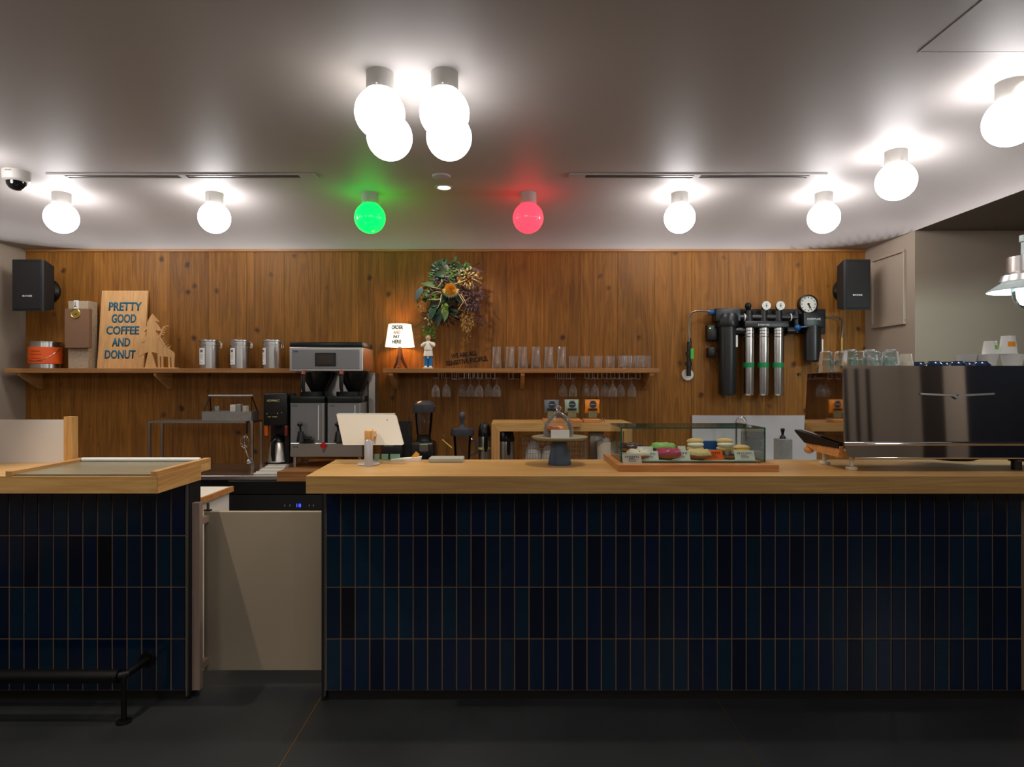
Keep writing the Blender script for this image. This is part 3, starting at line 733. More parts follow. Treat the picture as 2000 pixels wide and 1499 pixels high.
# table lamp
D = 4.80; c = (PX(781, D), D, ZS); k = D/F
t = thing('table_lamp', 'lit table lamp with white shade lettered ORDER AND PAY HERE', 'lamp', c)
b = B()
for a in (-PI/2, -PI/2+2.094, -PI/2+4.189):
    u = Vector((math.cos(a), math.sin(a), 0))
    b.tube([Vector(c)+u*.058+Vector((0, 0, .005)), Vector(c)+u*.03+Vector((0, 0, .05)), Vector(c)+u*.012+Vector((0, 0, .1)), Vector(c)+u*.008+Vector((0, 0, .16))], [.008, .011, .012, .01], 10)
b.done('base', 'twig', t)
B().cyl((c[0], c[1], c[2]+.09), (c[0], c[1], c[2]+.165), .012, seg=12).done('stem', 'black_plastic', t)
z0, z1 = PZ(678, D), PZ(634, D); R0, R1 = 28.5*k, 22*k
def shR(h): return R0+(R1-R0)*(h-z0)/(z1-z0)
B().lathe([(R0, z0-c[2]), (R1, z1-c[2])], c, 40).done('lamp_shade', 'lampshade', t)
B().ball((c[0], c[1], (z0+z1)/2-.02), .03, 14, 10).done('bulb', 'bulb', t)
for wd, xa, xb, ya_, yb2, m in (('ORDER', 767, 790, 637.5, 645.5, 'ink_black'), ('AND', 771, 785, 648, 654, 'ink_faint'), ('PAY', 771.5, 784, 656.5, 663, 'ink_black'), ('HERE', 769, 787, 666, 673, 'ink_black')):
    DD = D-.09; text(wd, c[0]+(xa-779.5)*DD/F, c[0]+(xb-779.5)*DD/F, PZ(yb2, D), PZ(ya_, D), 0, m, t, 'lettering', bold=.035, depth=.0006, bend=(c, shR))
# figurine
D = 4.74; c = Vector((PX(836.5, D), D, ZS)); k = D/F
t = thing('figurine', 'small figurine with white top, blue trousers and hands raised to its face', 'figurine', c)
B().box(c.x-.036, c.x+.036, c.y-.03, c.y+.03, c.z, c.z+.008, bev=.003, seg=2).done('plinth', 'figure_white', t)
def skin(name, verts, edges, rad, m, parent, sub=2):
    me = bpy.data.meshes.new(name); me.from_pydata([Vector(v)-WL[parent] for v in verts], edges, [])
    o = bpy.data.objects.new(name, me); COL.objects.link(o); md = o.modifiers.new('s', 'SKIN'); o.modifiers.new('u', 'SUBSURF').levels = sub
    for i, r_ in enumerate(rad): me.skin_vertices[0].data[i].radius = (r_, r_) if not isinstance(r_, tuple) else r_
    me.skin_vertices[0].data[0].use_root = True
    bpy.context.view_layer.update()
    nm = bpy.data.meshes.new_from_object(o.evaluated_get(bpy.context.evaluated_depsgraph_get())); bpy.data.objects.remove(o)
    nm.polygons.foreach_set('use_smooth', [True]*len(nm.polygons)); nm.materials.clear(); nm.materials.append(M[m]); nm.name = name
    q = bpy.data.objects.new(name, nm); COL.objects.link(q); q.parent = parent; WL[q] = WL[parent]; return q
cx, cy, cz = c
skin('body', [(cx, cy, cz+.10), (cx, cy, cz+.14), (cx, cy, cz+.185), (cx, cy, cz+.205), (cx, cy-.002, cz+.225),
              (cx-.035, cy, cz+.188), (cx-.048, cy-.022, cz+.168), (cx-.012, cy-.028, cz+.196), (cx+.035, cy, cz+.188), (cx+.048, cy-.022, cz+.168), (cx+.012, cy-.028, cz+.196),
              (cx-.016, cy, cz+.08), (cx-.017, cy, cz+.045), (cx-.017, cy, cz+.012), (cx+.016, cy, cz+.08), (cx+.017, cy, cz+.045), (cx+.017, cy, cz+.012)],
     [(0,1),(1,2),(2,3),(3,4),(2,5),(5,6),(6,7),(2,8),(8,9),(9,10),(0,11),(11,12),(12,13),(0,14),(14,15),(15,16)],
     [(.026,.02),(.026,.02),(.028,.02),.011,.012,.014,.012,.007,.014,.012,.007,.017,.014,.012,.017,.014,.012], 'figure_white', t)
B().ball((cx, cy-.004, cz+.232), .019, 16, 12, (.9, 1, 1.15)).ball((cx, cy-.024, cz+.23), .004, 8, 6).ball((cx-.017, cy-.004, cz+.23), .004, 8, 6).ball((cx+.017, cy-.004, cz+.23), .004, 8, 6).done('head', 'figure_skin', t)
B().ball((cx, cy+.001, cz+.238), .020, 16, 10, (.98, 1, 1)).done('hair', 'dry_gold', t)
b = B()
for s_ in (-1, 1): b.ball((cx+s_*.007, cy-.0222, cz+.236), .0022, 8, 6)
b.done('eye', 'ink_black', t)
B().lathe([(.0, .135), (.033, .132), (.036, .10), (.036, .095), (0, .095)], c, 20).lathe([(.031, .14), (.034, .17), (.028, .186)], c, 20).done('coat', 'figure_white', t)
b = B()
for s_ in (-1, 1): b.cyl((cx+s_*.0175, cy, cz+.014), (cx+s_*.016, cy, cz+.098), .0165, .0185, 14)
b.done('trousers', 'figure_blue', t)
b = B()
for s_ in (-1, 1): b.box(cx+s_*.018-.011, cx+s_*.018+.011, cy-.026, cy+.012, cz+.008, cz+.02, bev=.004)
b.done('shoe', 'figure_white', t)
# wall writing
def wall_text():
    D = WB
    t = thing('wall_lettering', 'black cut letters WE ARE ALL SENSITIVE PEOPLE. on the wood wall', 'lettering', P(912, 699, WB))
    ang = math.radians(7.5)
    text('WE ARE ALL', PX(881, D), PX(931, D), PZ(697.5, D), PZ(688.5, D), WB, 'ink_black', t, 'upper_line', bold=.035, rot=ang, depth=.002)
    text('SENSITIVE PEOPLE.', PX(871, D), PX(953, D), PZ(710, D), PZ(700.5, D), WB, 'ink_black', t, 'lower_line', bold=.035, rot=ang, depth=.002)
wall_text()
# glasses
def glassware(name, cat, prof, m='clear_glass', seg=24):
    t = thing(name, '', cat); B().lathe(prof, (0, 0, 0), seg).done('bowl', m, t, calc=False); return t
def single(name, cat, prof, m, seg=24, ang=35):
    o = B().lathe(prof, (0, 0, 0), seg).done(name, m, ang=ang); o['category'] = cat; return o
D = 4.80
ORD = ['first', 'second', 'third', 'fourth', 'fifth', 'sixth', 'seventh', 'eighth', 'ninth', 'tenth']
tall = single('highball_glass', 'drinking glass', [(0, 0), (.034, 0), (.037, .006), (.036, .03), (.030, .09), (.031, .168), (.0296, .168), (.0286, .09), (.034, .03), (.033, .014), (0, .012)], 'bright_rim_glass')
xs = [970, 996, 1021, 1047, 1072, 1097]
repeat(tall, [((PX(x, D), D, ZS), 'tall straight empty glass on the right shelf, %s from the wall lettering' % ORD[i]) for i, x in enumerate(xs)], 'tall glasses on the right shelf')
short = single('tumbler_glass', 'drinking glass', [(0, 0), (.027, 0), (.030, .004), (.034, .098), (.0326, .098), (.0285, .012), (0, .010)], 'bright_rim_glass')
xs = [1120, 1143, 1168, 1192, 1215, 1238, 1262]
repeat(short, [((PX(x, D), D, ZS), 'short clear tumbler on the right shelf, %s counted from the tall glasses' % ORD[i]) for i, x in enumerate(xs)]
       + [((PX(x, 4.72)+.01, 4.725, ZS), 'short clear tumbler in the front row near the shelf end, %s of two' % ('left' if x < 1240 else 'right')) for x in (1222, 1247)], 'short tumblers on the right shelf')
wine = single('stem_glass', 'stem glass', [(0, 0), (.026, -.002), (.026, -.004), (.004, -.008), (.0035, -.05), (.014, -.062), (.026, -.082), (.031, -.11), (.029, -.145), (.0278, -.145), (.0298, -.11), (.025, -.084), (.012, -.065), (0, -.058)], 'bright_rim_glass')
zr = PZ(738, 4.75)
def dz(i, n): return 'stem glass hanging upside down under the right shelf, %s in the %s rack'
L_ = [(851, 4.72), (872, 4.75), (903, 4.82), (919, 4.78), (936, 4.74), (954, 4.82), (970, 4.76)]
R_ = [(1100, 4.82), (1119, 4.76), (1145, 4.82), (1162, 4.76), (1181, 4.80), (1197, 4.74), (1212, 4.8), (1234, 4.76)]
repeat(wine, [((PX(x, d), d, zr), 'stem glass hanging upside down, %s from the left in the left rack' % ORD[i]) for i, (x, d) in enumerate(L_)]
       + [((PX(x, d), d, zr), 'stem glass hanging upside down, %s from the left in the right rack' % ORD[i]) for i, (x, d) in enumerate(R_)], 'stem glasses hanging under the right shelf')
def rack(xs, lab):
    t = thing('glass_rack', lab, 'glass rack', (PX(sum(xs)/len(xs), 4.7), 4.8, ZSb), 'wire glass racks')
    b = B(); z0 = ZSb-.001; z1 = zr-.010
    for x in xs:
        for dx in (-.016, .016):
            X = PX(x, 4.70)+dx
            b.tube([(X, 4.70, z0), (X, 4.70, z1+.004), (X, 4.704, z1), (X, 4.895, z1), (X, 4.895, z0)], .0018, 6)
        b.tube([(PX(x, 4.70)-.016, 4.70, z1), (PX(x, 4.70)+.016, 4.70, z1)], .0018, 6)
    b.tube([(PX(xs[0], 4.7)-.02, 4.894, z1), (PX(xs[-1], 4.7)+.02, 4.894, z1)], .0018, 6)
    b.done('wire_frame', 'chrome', t)
rack([861, 887, 911, 928, 945, 962], 'chrome wire stem glass rack under the left half of the right shelf')
rack([998, 1093, 1110, 1153, 1171, 1189, 1205, 1223, 1246], 'chrome wire stem glass rack under the right half of the right shelf')

# ------------------------------------------------------------------ wreath
def leaf_mesh(b, p, d, n, L, W, curl=.2):
    d = Vector(d).normalized(); n = Vector(n).normalized(); s_ = d.cross(n).normalized(); n = s_.cross(d)
    p = Vector(p); prev = None
    for i in range(6):
        u = i/5; wdt = W*math.sin(PI*min(1, u*.92+.06))**.8*(1-.35*u); q = p+d*L*u-n*curl*L*u*u
        a, m_, c_ = b.bm.verts.new(q+s_*wdt+n*wdt*.25), b.bm.verts.new(q), b.bm.verts.new(q-s_*wdt+n*wdt*.25)
        if prev:
            b.bm.faces.new((prev[0], prev[1], m_, a)); b.bm.faces.new((prev[1], prev[2], c_, m_))
        prev = (a, m_, c_)
wc = Vector(P(882, 580, 4.82))
t = thing('dried_wreath', 'dried flower and foliage wreath hanging on the wood wall', 'wreath', wc)
WD_ = 4.78
def wp(x, y, d=0): return Vector(P(x, y, WD_-d))
def R_dir(a): return Vector((math.cos(a), -.35, math.sin(a)))
rnd = random.Random(3)
b = B()
for k in range(7):          # vine loops
    r0 = .13+.05*rnd.random(); ph = rnd.random()*6; ecc = .75+.3*rnd.random()
    b.tube([wc+Vector((r0*ecc*math.cos(a)+.02*math.sin(3*a+ph)+.03*(k % 3-1), -.02*math.sin(2*a+ph)-.01*k*.5, r0*math.sin(a)*.95+.01*math.cos(4*a))) for a in [2*PI*i/28 for i in range(28)]], .0032, 5, closed=True)
b.done('vine_ring', 'twig', t)
def tw(pts, r=.003, d0=.03, m='twig', nm='twig'):
    B().tube([wp(x, y, d0+.02*math.sin(i*1.7)) for i, (x, y) in enumerate(pts)], r, 5).done(nm, m, t)
for q in ([(905,560),(925,560),(940,572),(948,588),(944,605),(940,612)], [(900,540),(930,545),(945,560),(950,575),(958,580)], [(880,505),(900,512),(925,520),(935,515)], [(895,560),(910,575),(925,590)],
          [(812,585),(815,565),(822,550),(830,550),(834,553)], [(900,530),(920,525),(935,512),(940,520)], [(830,590),(832,570),(842,560)], [(820,610),(828,625),(815,636),(808,640)], [(875,555),(905,545),(915,548)]):
    tw(q)
for q in ([(860,565),(850,562),(842,561)], [(862,572),(852,570),(846,572)], [(838,585),(850,586),(862,584)], [(888,555),(900,551),(908,548)], [(862,575),(860,590),(856,600),(846,608)], [(893,570),(905,590),(895,605)], [(900,575),(908,588),(912,598)], [(856,560),(865,549)], [(885,530),(895,527),(898,540)]):
    tw(q, .0035, .09, 'dry_cream', 'dry_stem')
big = [(846,512,-.4,34,9,'leaf_dark'),(862,512,-.9,36,9,'leaf_dark'),(868,520,-1.2,30,9,'leaf_green'),(850,535,-.1,30,10,'leaf_dark'),(856,540,.3,30,10,'leaf_dark'),(900,520,-.6,26,9,'leaf_green'),(905,518,-2.2,24,8,'leaf_dark'),
       (870,582,-2.6,44,11,'leaf_dark'),(868,590,-2.2,46,12,'leaf_dark'),(866,596,-1.9,44,11,'leaf_dark'),(862,570,-2.9,40,10,'leaf_dark'),(858,560,2.9,34,9,'leaf_green'),(872,600,-1.7,30,8,'leaf_green'),(850,596,-1.9,32,11,'leaf_dark'),(858,606,-2.0,28,9,'leaf_dark'),
       (825,562,-2.1,28,9,'leaf_blue'),(820,568,-2.0,22,7,'leaf_dark'),(845,575,-2.4,20,8,'leaf_green'),(888,575,-.9,24,7,'leaf_dark'),(886,566,-1.4,24,7,'leaf_green'),(910,525,-.1,34,6,'plum'),(905,535,-.4,38,7,'plum'),
       (836,560,-2.6,30,5,'twig'),(888,512,1.3,14,5,'leaf_green'),(852,580,-2.9,30,7,'leaf_dark'),(880,545,-1.0,28,8,'leaf_dark'),(865,552,2.7,30,7,'leaf_green'),(870,598,-1.4,24,7,'leaf_green')]
for x, y, a, L, W, m in big:
    b = B(); leaf_mesh(b, wp(x, y, rnd.uniform(.02, .09)), (math.cos(a), rnd.uniform(-.5, .0), math.sin(a)), (rnd.uniform(-.4, .4), -1, rnd.uniform(.1, .5)), L*WD_/F, W*WD_/F*.8, rnd.uniform(-.1, .4)); b.done('leaf', m, t, calc=False)
def cluster(nm, m, cx_, cy_, rx, ry, n, L, W, d=(.0, .1), down=False):
    b = B()
    for _ in range(n):
        a = rnd.random()*2*PI; rr_ = math.sqrt(rnd.random()); x, y = cx_+rx*rr_*math.cos(a), cy_+ry*rr_*math.sin(a)
        an = a*-1 if not down else -PI/2+rnd.uniform(-.7, .7)
        leaf_mesh(b, wp(x, y, rnd.uniform(*d)), (math.cos(an)+rnd.uniform(-.5, .5), rnd.uniform(-.8, .3), math.sin(an)+rnd.uniform(-.5, .5)), (rnd.uniform(-.7, .7), -1, rnd.uniform(-.2, .7)), L*rnd.uniform(.6, 1.2)*WD_/F, W*WD_/F, .3)
    b.done(nm, m, t, calc=False, kind='stuff')
cluster('small_leaves', 'leaf_green', 865, 535, 22, 25, 90, 9, 2.6, (.0, .08))
cluster('small_leaves', 'leaf_dark', 868, 528, 20, 18, 110, 10, 3)
cluster('small_leaves', 'leaf_dark', 868, 598, 20, 22, 140, 12, 3.2, (-.02, .08))
cluster('small_leaves', 'leaf_green', 905, 525, 12, 12, 60, 8, 2.4)
cluster('small_leaves', 'leaf_lime', 842, 577, 8, 9, 34, 8, 3)
cluster('small_leaves', 'leaf_lime', 868, 602, 5, 11, 40, 8, 2.6, (.05, .11), True)
cluster('dry_florets', 'dry_gold', 918, 545, 22, 16, 120, 6, 1.5, (.02, .1))
cluster('dry_florets', 'dry_gold', 913, 625, 14, 22, 130, 6, 1.8, (.0, .06), True)
cluster('dry_florets', 'dry_cream', 912, 540, 18, 16, 40, 6, 1.6, (.05, .11))
cluster('dry_florets', 'dry_gold', 822, 585, 9, 24, 60, 6, 1.8, (.0, .05), True)
cluster('dry_florets', 'plum', 862, 546, 14, 10, 60, 6, 2, (.05, .1))
cluster('dry_florets', 'plum', 848, 575, 9, 14, 50, 6, 2, (.06, .1))
cluster('dry_florets', 'plum', 922, 580, 20, 24, 130, 7, 2, (.02, .09))
cluster('dry_florets', 'twig', 862, 618, 34, 16, 120, 10, 1.6, (-.05, .04))
cluster('dry_florets', 'twig', 905, 585, 22, 26, 120, 9, 1.4, (-.03, .06))
cluster('dry_florets', 'dry_cream', 838, 622, 8, 12, 24, 7, 2, (.0, .05), True)
b = B()
for _ in range(90):
    u = rnd.random(); x = 918+22*u+rnd.gauss(0, 6); y = 575+62*u+rnd.gauss(0, 6); b.ico(wp(x, y, rnd.uniform(.0, .08)), rnd.uniform(.005, .0085), 1)
b.done('berries', 'plum', t, kind='stuff')
b = B()
for i in range(70):
    a = rnd.random()*6.28; rr_ = rnd.random()*16*WD_/F; q = wp(882, 536, .10-.03*rnd.random()); b.ico(q+Vector((rr_*math.cos(a)*.7, 0, rr_*math.sin(a))), .0085, 1)
b.done('moss_ball', 'moss', t, kind='stuff')
fc = wp(880, 565, .13); b = B().ball(fc, .036, 18, 12, (1, .7, 1))
for i in range(150):
    a = i*2.39996; u = (i+.5)/150; r_ = math.sqrt(u); d = Vector((r_*math.cos(a), -math.sqrt(max(0, 1-u))*.8-.15, r_*math.sin(a))).normalized()
    b.cyl(fc+d*.028, fc+d*.052, .0026, .001, 4)
b.done('flower_head', 'flower_yellow', t)
b = B()
for i in range(16):
    a = PI+PI*i/15; d = Vector((math.cos(a), -.2, math.sin(a))); leaf_mesh(b, fc+d*.02+Vector((0, .02, 0)), d, (0, -1, 0), .045, .008)
b.done('flower_bract', 'dry_cream', t, calc=False)
# green sprig hanging behind figurine
b = B()
for _ in range(60): leaf_mesh(b, wp(838+rnd.uniform(-8, 8), 648+rnd.uniform(-12, 14), rnd.uniform(-.12, -.08)), (rnd.uniform(-1, 1), rnd.uniform(-.5, .1), rnd.uniform(-1, .5)), (0, -1, .3), .032, .008)
b.done('green_sprig', 'leaf_lime', t, calc=False, kind='stuff')
b = B()
for _ in range(60): leaf_mesh(b, wp(912+rnd.uniform(-7, 7), 655+rnd.uniform(-14, 14), rnd.uniform(-.1, -.02)), (rnd.uniform(-1, 1), 0, rnd.uniform(-1, .5)), (0, -1, .3), .014, .003)
b.done('dry_sprig', 'dry_gold', t, calc=False, kind='stuff')

# ------------------------------------------------------------------ coffee brewer
D = 4.40
t = thing('coffee_brewer', 'large twin coffee brewer in grey metal on the oak platform', 'coffee brewer', (PX(637, D), 4.6, .804))
ZP = .8045
B().bp(565, 678.5, 708.5, 725.5, D, D+.33, .004).done('brew_head', 'steel_brushed', t)
B().bp(566, 668.5, 708, 678, D+.005, D+.33, .006, 2).done('top_cover', 'dark_green_plastic', t)
hp = B().bp(570, 683, 702, 721, D-.004, D-.0002, .001).done('front_panel', 'grey_panel', t)
sf = B().bp(615, 689.5, 656, 716, D-.008, D-.0042, .002).done('touch_screen', 'black_plastic', hp)
B().bp(619, 694, 651, 712, D-.0095, D-.0082).done('display', 'screen_dark', hp)
text('Curtis', PX(573, D), PX(582, D), PZ(688.5, D), PZ(683.8, D), D-.004, 'ink_black', hp, 'brand_lettering', bold=.01, depth=.0006)
B().box(PX(640, D), PX(705, D), D+.2, D+.3, PZ(860, D), PZ(725, D)).box(PX(568, D), PX(640, D), D+.22, D+.3, PZ(860, D), PZ(725, D)).done('rear_column', 'steel_brushed', t)
B().box(PX(560, D)+.54, PX(560, D)+.585, D+.17, D+.30, PZ(860, D), PZ(728, D)).done('side_column', 'steel', t)
for i, x in enumerate((594, 668)):
    k = D/F; c = (PX(x+16, D), D+.12, 0)
    fb = B().lathe([(.0, PZ(770, D)), (.03, PZ(770, D)), (.05, PZ(764, D)), (.098, PZ(738, D)), (.104, PZ(727, D)), (0, PZ(727, D))], c, 28).done('brew_basket', 'black_plastic', t)
    B().tube([(PX(x, D), D+.005, PZ(727, D)), (PX(x, D), D-.02, PZ(735, D)), (PX(x, D), D-.022, PZ(758, D)), (PX(x, D)+.002, D-.005, PZ(768, D))], [.015, .016, .014, .01], 10).done('handle', 'black_matte', fb)
    B().cyl((PX(x, D), D-.0, PZ(726, D)), (PX(x, D), D-.026, PZ(734, D)), .0165, seg=12).done('grip_band', 'red_dark', fb)
for i, (xa, xb) in enumerate(((567, 633.5), (639.5, 705))):
    lab = None
    sv = B().bp(xa, 787, xb, 865.5, D, D+.2, .003).done('satellite_server', 'grey_panel', t)
    B().bp(xa, 774.5, xb, 786.5, D-.005, D+.2, .004, 2).done('lid', 'dark_green_plastic', sv)
    B().lathe([(.03, 0), (.04, .01), (.075, .03), (.09, .03), (.09, 0)], (PX(xb-30, D), D+.1, PZ(774, D)), 20).done('funnel', 'black_plastic', sv)
    text('Curtis', PX(xa+4, D), PX(xa+14, D), PZ(794.5, D), PZ(790.5, D), D, 'ink_black', sv, 'brand_lettering', depth=.0006)
    B().bp(xb-12.5, 792, xb-11, 860, D-.003, D-.0003).done('sight_gauge', 'white_gloss', sv)
    B().bp(xb-4, 788, xb-1, 864, D-.004, D-.0003).done('side_rail', 'steel', sv)
    fx = xa+25; f_ = B().cyl((PX(fx, D), D, PZ(853, D)), (PX(fx, D), D-.05, PZ(853, D)), .022, seg=16)
    f_.cyl((PX(fx, D), D-.05, PZ(862, D)), (PX(fx, D), D-.05, PZ(842, D)), .028, .018, 16).cyl((PX(fx, D), D-.05, PZ(842, D)), (PX(fx-1, D), D-.055, PZ(830, D)), .007, seg=8).ball((PX(fx-1, D), D-.055, PZ(828.5, D)), .019, 12, 8, (1, 1, .9))
    f_.cyl((PX(fx, D), D-.04, PZ(855, D)), (PX(fx+19, D), D-.03, PZ(857, D)), .014, .018, 12).box(PX(fx-9, D), PX(fx+22, D), D-.045, D-.001, PZ(863, D), PZ(858, D), bev=.004)
    f_.done('faucet', 'black_plastic', sv)
B().bp(567, 866, 707.5, 893, D-.01, D+.33, .003).done('base_housing', 'steel_brushed', t)
B().cyl((PX(633.5, D), D-.01, PZ(870, D)), (PX(633.5, D), D-.035, PZ(870, D)), .019, seg=18).done('hot_water_knob', 'red_plastic', t)
B().tube([(PX(634, D), D-.012, PZ(874, D)), (PX(634, D), D-.03, PZ(877, D)), (PX(634, D), D-.03, PZ(883, D))], .005, 8).done('spigot', 'chrome', t)
text('Curtis', PX(573, D), PX(583, D), PZ(875, D), PZ(870, D), D-.01, 'ink_black', t, 'brand_lettering', depth=.0006)
for x in (573, 701):
    for y in (D+.03, D+.29): B().cyl((PX(x, D), y, ZP), (PX(x, D), y, PZ(893, D)), .009, .013, 12).done('leg', 'steel', t)
# drip coffee maker on tray stack
D = 4.40
t = thing('tray_stack', 'stack of pale trays under the black drip coffee maker', 'trays', (PX(520, D), 4.5, .765))
for i in range(3):
    z = .7655+i*.0205; B().box(PX(496+i*9, 4.34), -1.577, 4.33+.02*i, 4.7, z, z+.012, bev=.003).box(PX(500+i*9, 4.34), -1.58, 4.34+.02*i, 4.69, z+.012, z+.0203).done('tray', 'white_laminate', t)
z0 = .8275; c = (PX(538, D), D+.09, z0)
t = thing('drip_coffee_maker', 'black drip coffee maker with steel thermal carafe left of the brewer', 'coffee maker', c)
B().bp(514, 768.5, 561, 832, D, D+.2, .012, 3).done('tower', 'black_plastic', t)
B().box(PX(553, D), PX(561.5, D), D+.03, D+.2, z0+.002, PZ(832, D)).box(PX(514, D), PX(561, D), D+.14, D+.2, z0+.002, PZ(832, D)).box(PX(514, D), PX(561, D), D+.02, D+.2, z0, z0+.008).done('frame', 'black_plastic', t)
text('ADVMAC', PX(521, D), PX(546, D), PZ(785.5, D), PZ(781, D), D, 'ink_yellow', t, 'brand_lettering', bold=.02, depth=.0008)
b = B()
for x, y, w_ in ((523, 814, 6), (532, 814, 9), (541, 807, 2), (549, 806, 2), (520, 808, 2)): b.bp(x, y, x+w_, y+1.3, D-.0015, D-.0002)
b.done('panel_marking', 'ink_yellow', t)
B().bp(516, 832, 522.5, 852, D+.005, D+.04, .003).done('switch', 'amber_plastic', t, label='amber switch')
B().bp(555.5, 832, 561, 852, D+.0, D+.029, .003).done('switch', 'red_dark', t, label='dark red switch')
cc = (PX(535.5, D), D+.075, z0+.008); k = D/F
cf = B().lathe([(0, 0), (.070, 0), (.079, .006), (.078, .012), (.060, .135), (.052, .146), (0, .146)], cc, 32).done('carafe', 'steel', t)
B().lathe([(.053, .147), (.05, .16), (.03, .185), (.012, .2), (0, .2)], cc, 24).done('carafe_lid', 'black_plastic', cf)
B().tube([(cc[0], cc[1]-.05, cc[2]+.15), (cc[0], cc[1]-.095, cc[2]+.135), (cc[0], cc[1]-.10, cc[2]+.06), (cc[0], cc[1]-.09, cc[2]+.02)], [.012, .015, .014, .01], 10).done('handle', 'black_plastic', cf)

# wire rack
D = 4.40; zt = PZ(822.5, D); X0, X1 = PX(291, D), PX(492, D); Yb = 4.56
t = thing('chrome_rack', 'square tube chrome rack on the back counter under the tool caddy', 'rack', ((X0+X1)/2, 4.48, .765))
for x in (X0, X1):
    for y in (D, Yb): B().box(x-.008, x+.008, y, y+.016, .7655, zt-.016).done('leg', 'tinlid', t)
B().box(X0-.008, X1+.008, D, D+.016, zt-.0155, zt).box(X0-.008, X1+.008, Yb, Yb+.016, zt-.0155, zt).box(X0-.008, X0+.008, D+.0165, Yb-.0005, zt-.0155, zt).box(X1-.008, X1+.008, D+.0165, Yb-.0005, zt-.0155, zt).done('top_frame', 'tinlid', t)
B().box(X0+.009, X1-.009, D+.017, Yb-.001, zt-.006, zt-.001).done('shelf_plate', 'steel', t)
# caddy
z0 = zt+.0006; a0, a1 = PX(395, 4.41), PX(491, 4.41)
t = thing('tool_caddy', 'galvanized caddy with a bar handle on the chrome rack', 'caddy', ((a0+a1)/2, 4.47, z0))
b = B(); h = .065; e = .012
b.quad((a0+e, 4.41+e*0, z0), (a1-e, 4.41, z0), (a1-e, 4.54, z0), (a0+e, 4.54, z0))
for q in (((a0, a1), 4.405), ((a0, a1), 4.545)):
    b.box(a0, a1, q[1]-.002, q[1]+.002, z0, z0+h)
b.box(a0-.002, a0+.002, 4.408, 4.542, z0, z0+h).box(a1-.002, a1+.002, 4.408, 4.542, z0, z0+h).box(a0+.003, a1-.003, 4.408, 4.542, z0+.0005, z0+.004)
b.done('box', 'galvanized', t)
hz = PZ(773.5, 4.47)
for x, s_ in ((a0+.012, 1), (a1-.012, -1)):
    B().tube([(x-.008*s_, 4.42, z0+h-.01), (x+.012*s_, 4.475, hz)], .004, 6).tube([(x-.008*s_, 4.53, z0+h-.01), (x+.012*s_, 4.475, hz)], .004, 6).done('side_bracket', 'black_iron', t)
B().cyl((a0+.015, 4.475, hz), (a1-.015, 4.475, hz), .0075, seg=10).done('handle', 'galvanized', t)
for i, (xa, xb, ya_, m, lab) in enumerate(((414, 427, 794, 'tinlid', 'round steel tin at the left inside the caddy'), (449, 460, 791, 'white_laminate', 'pale box in the middle of the caddy'), (461, 470, 790, 'galvanized', 'grey block right of the middle in the caddy'), (471, 483, 793, 'cup_cream', 'cream container at the right inside the caddy'))):
    x0, x1 = PX(xa, 4.45), PX(xb, 4.45); z1 = PZ(ya_, 4.45)
    b = tin(((x0+x1)/2, 4.475, z0+.0045), (x1-x0)/2, z1-z0-.005, m) if i in (0, 3) else B().box(x0, x1, 4.45, 4.50, z0+.0045, z1, bev=.002)
    b.done(('small_tin', 'small_box', 'small_block', 'small_tub')[i], m, cat='container', label=lab)
# whisk hanging
wx = PX(478, 4.37)
t = thing('wire_whisk', 'wire whisk hanging head up at the right end of the chrome rack', 'whisk', (wx, 4.375, 1.0))
b = B(); zc = PZ(858, 4.37)
for k in range(5):
    a = PI*k/5; rr_ = .028
    b.tube([(wx+rr_*math.sin(u)*math.cos(a)*(1 if u < PI else 1), 4.37+rr_*math.sin(u)*math.sin(a), zc-.02+.045*math.cos(u) if 1 else 0) for u in [2*PI*i/18 for i in range(18)]], .0011, 5, closed=True)
b.done('wires', 'chrome', t)
B().cyl((wx, 4.37, zc-.06), (PX(486, 4.37), 4.37, PZ(900, 4.37)), .0055, seg=10).ball((PX(486, 4.37), 4.37, PZ(902, 4.37)), .018, 12, 8).done('handle', 'chrome', t)
B().cyl((PX(482, 4.38), 4.385, PZ(823, 4.38)), (PX(482, 4.38), 4.385, PZ(848, 4.38)), .008, seg=8).tube([(wx, 4.37, zc+.02), (PX(482, 4.38), 4.385, PZ(846, 4.38))], .002, 5).done('hanging_clip', 'black_plastic', t)

# ------------------------------------------------------------------ items right of brewer on back counter
ZB = .7655
D = 4.55
t = thing('label_printer', 'small black printer on the back counter behind the tablet', 'printer', (PX(765, D), D, ZB))
B().box(PX(744, D), PX(785, D), D, D+.12, ZB, PZ(868, D), bev=.006, seg=2).done('body', 'black_plastic', t)
B().box(PX(750, D), PX(768, D), D-.002, D-.0003, PZ(872, D), PZ(870, D)).done('paper_slot', 'ink_grey', t)
B().box(PX(772, 4.7), PX(805, 4.7), 4.70, 4.715, ZB, PZ(823, 4.7), bev=.002).done('clipboard', 'black_matte', cat='board', label='upright black board between the tablet and the jug blender')
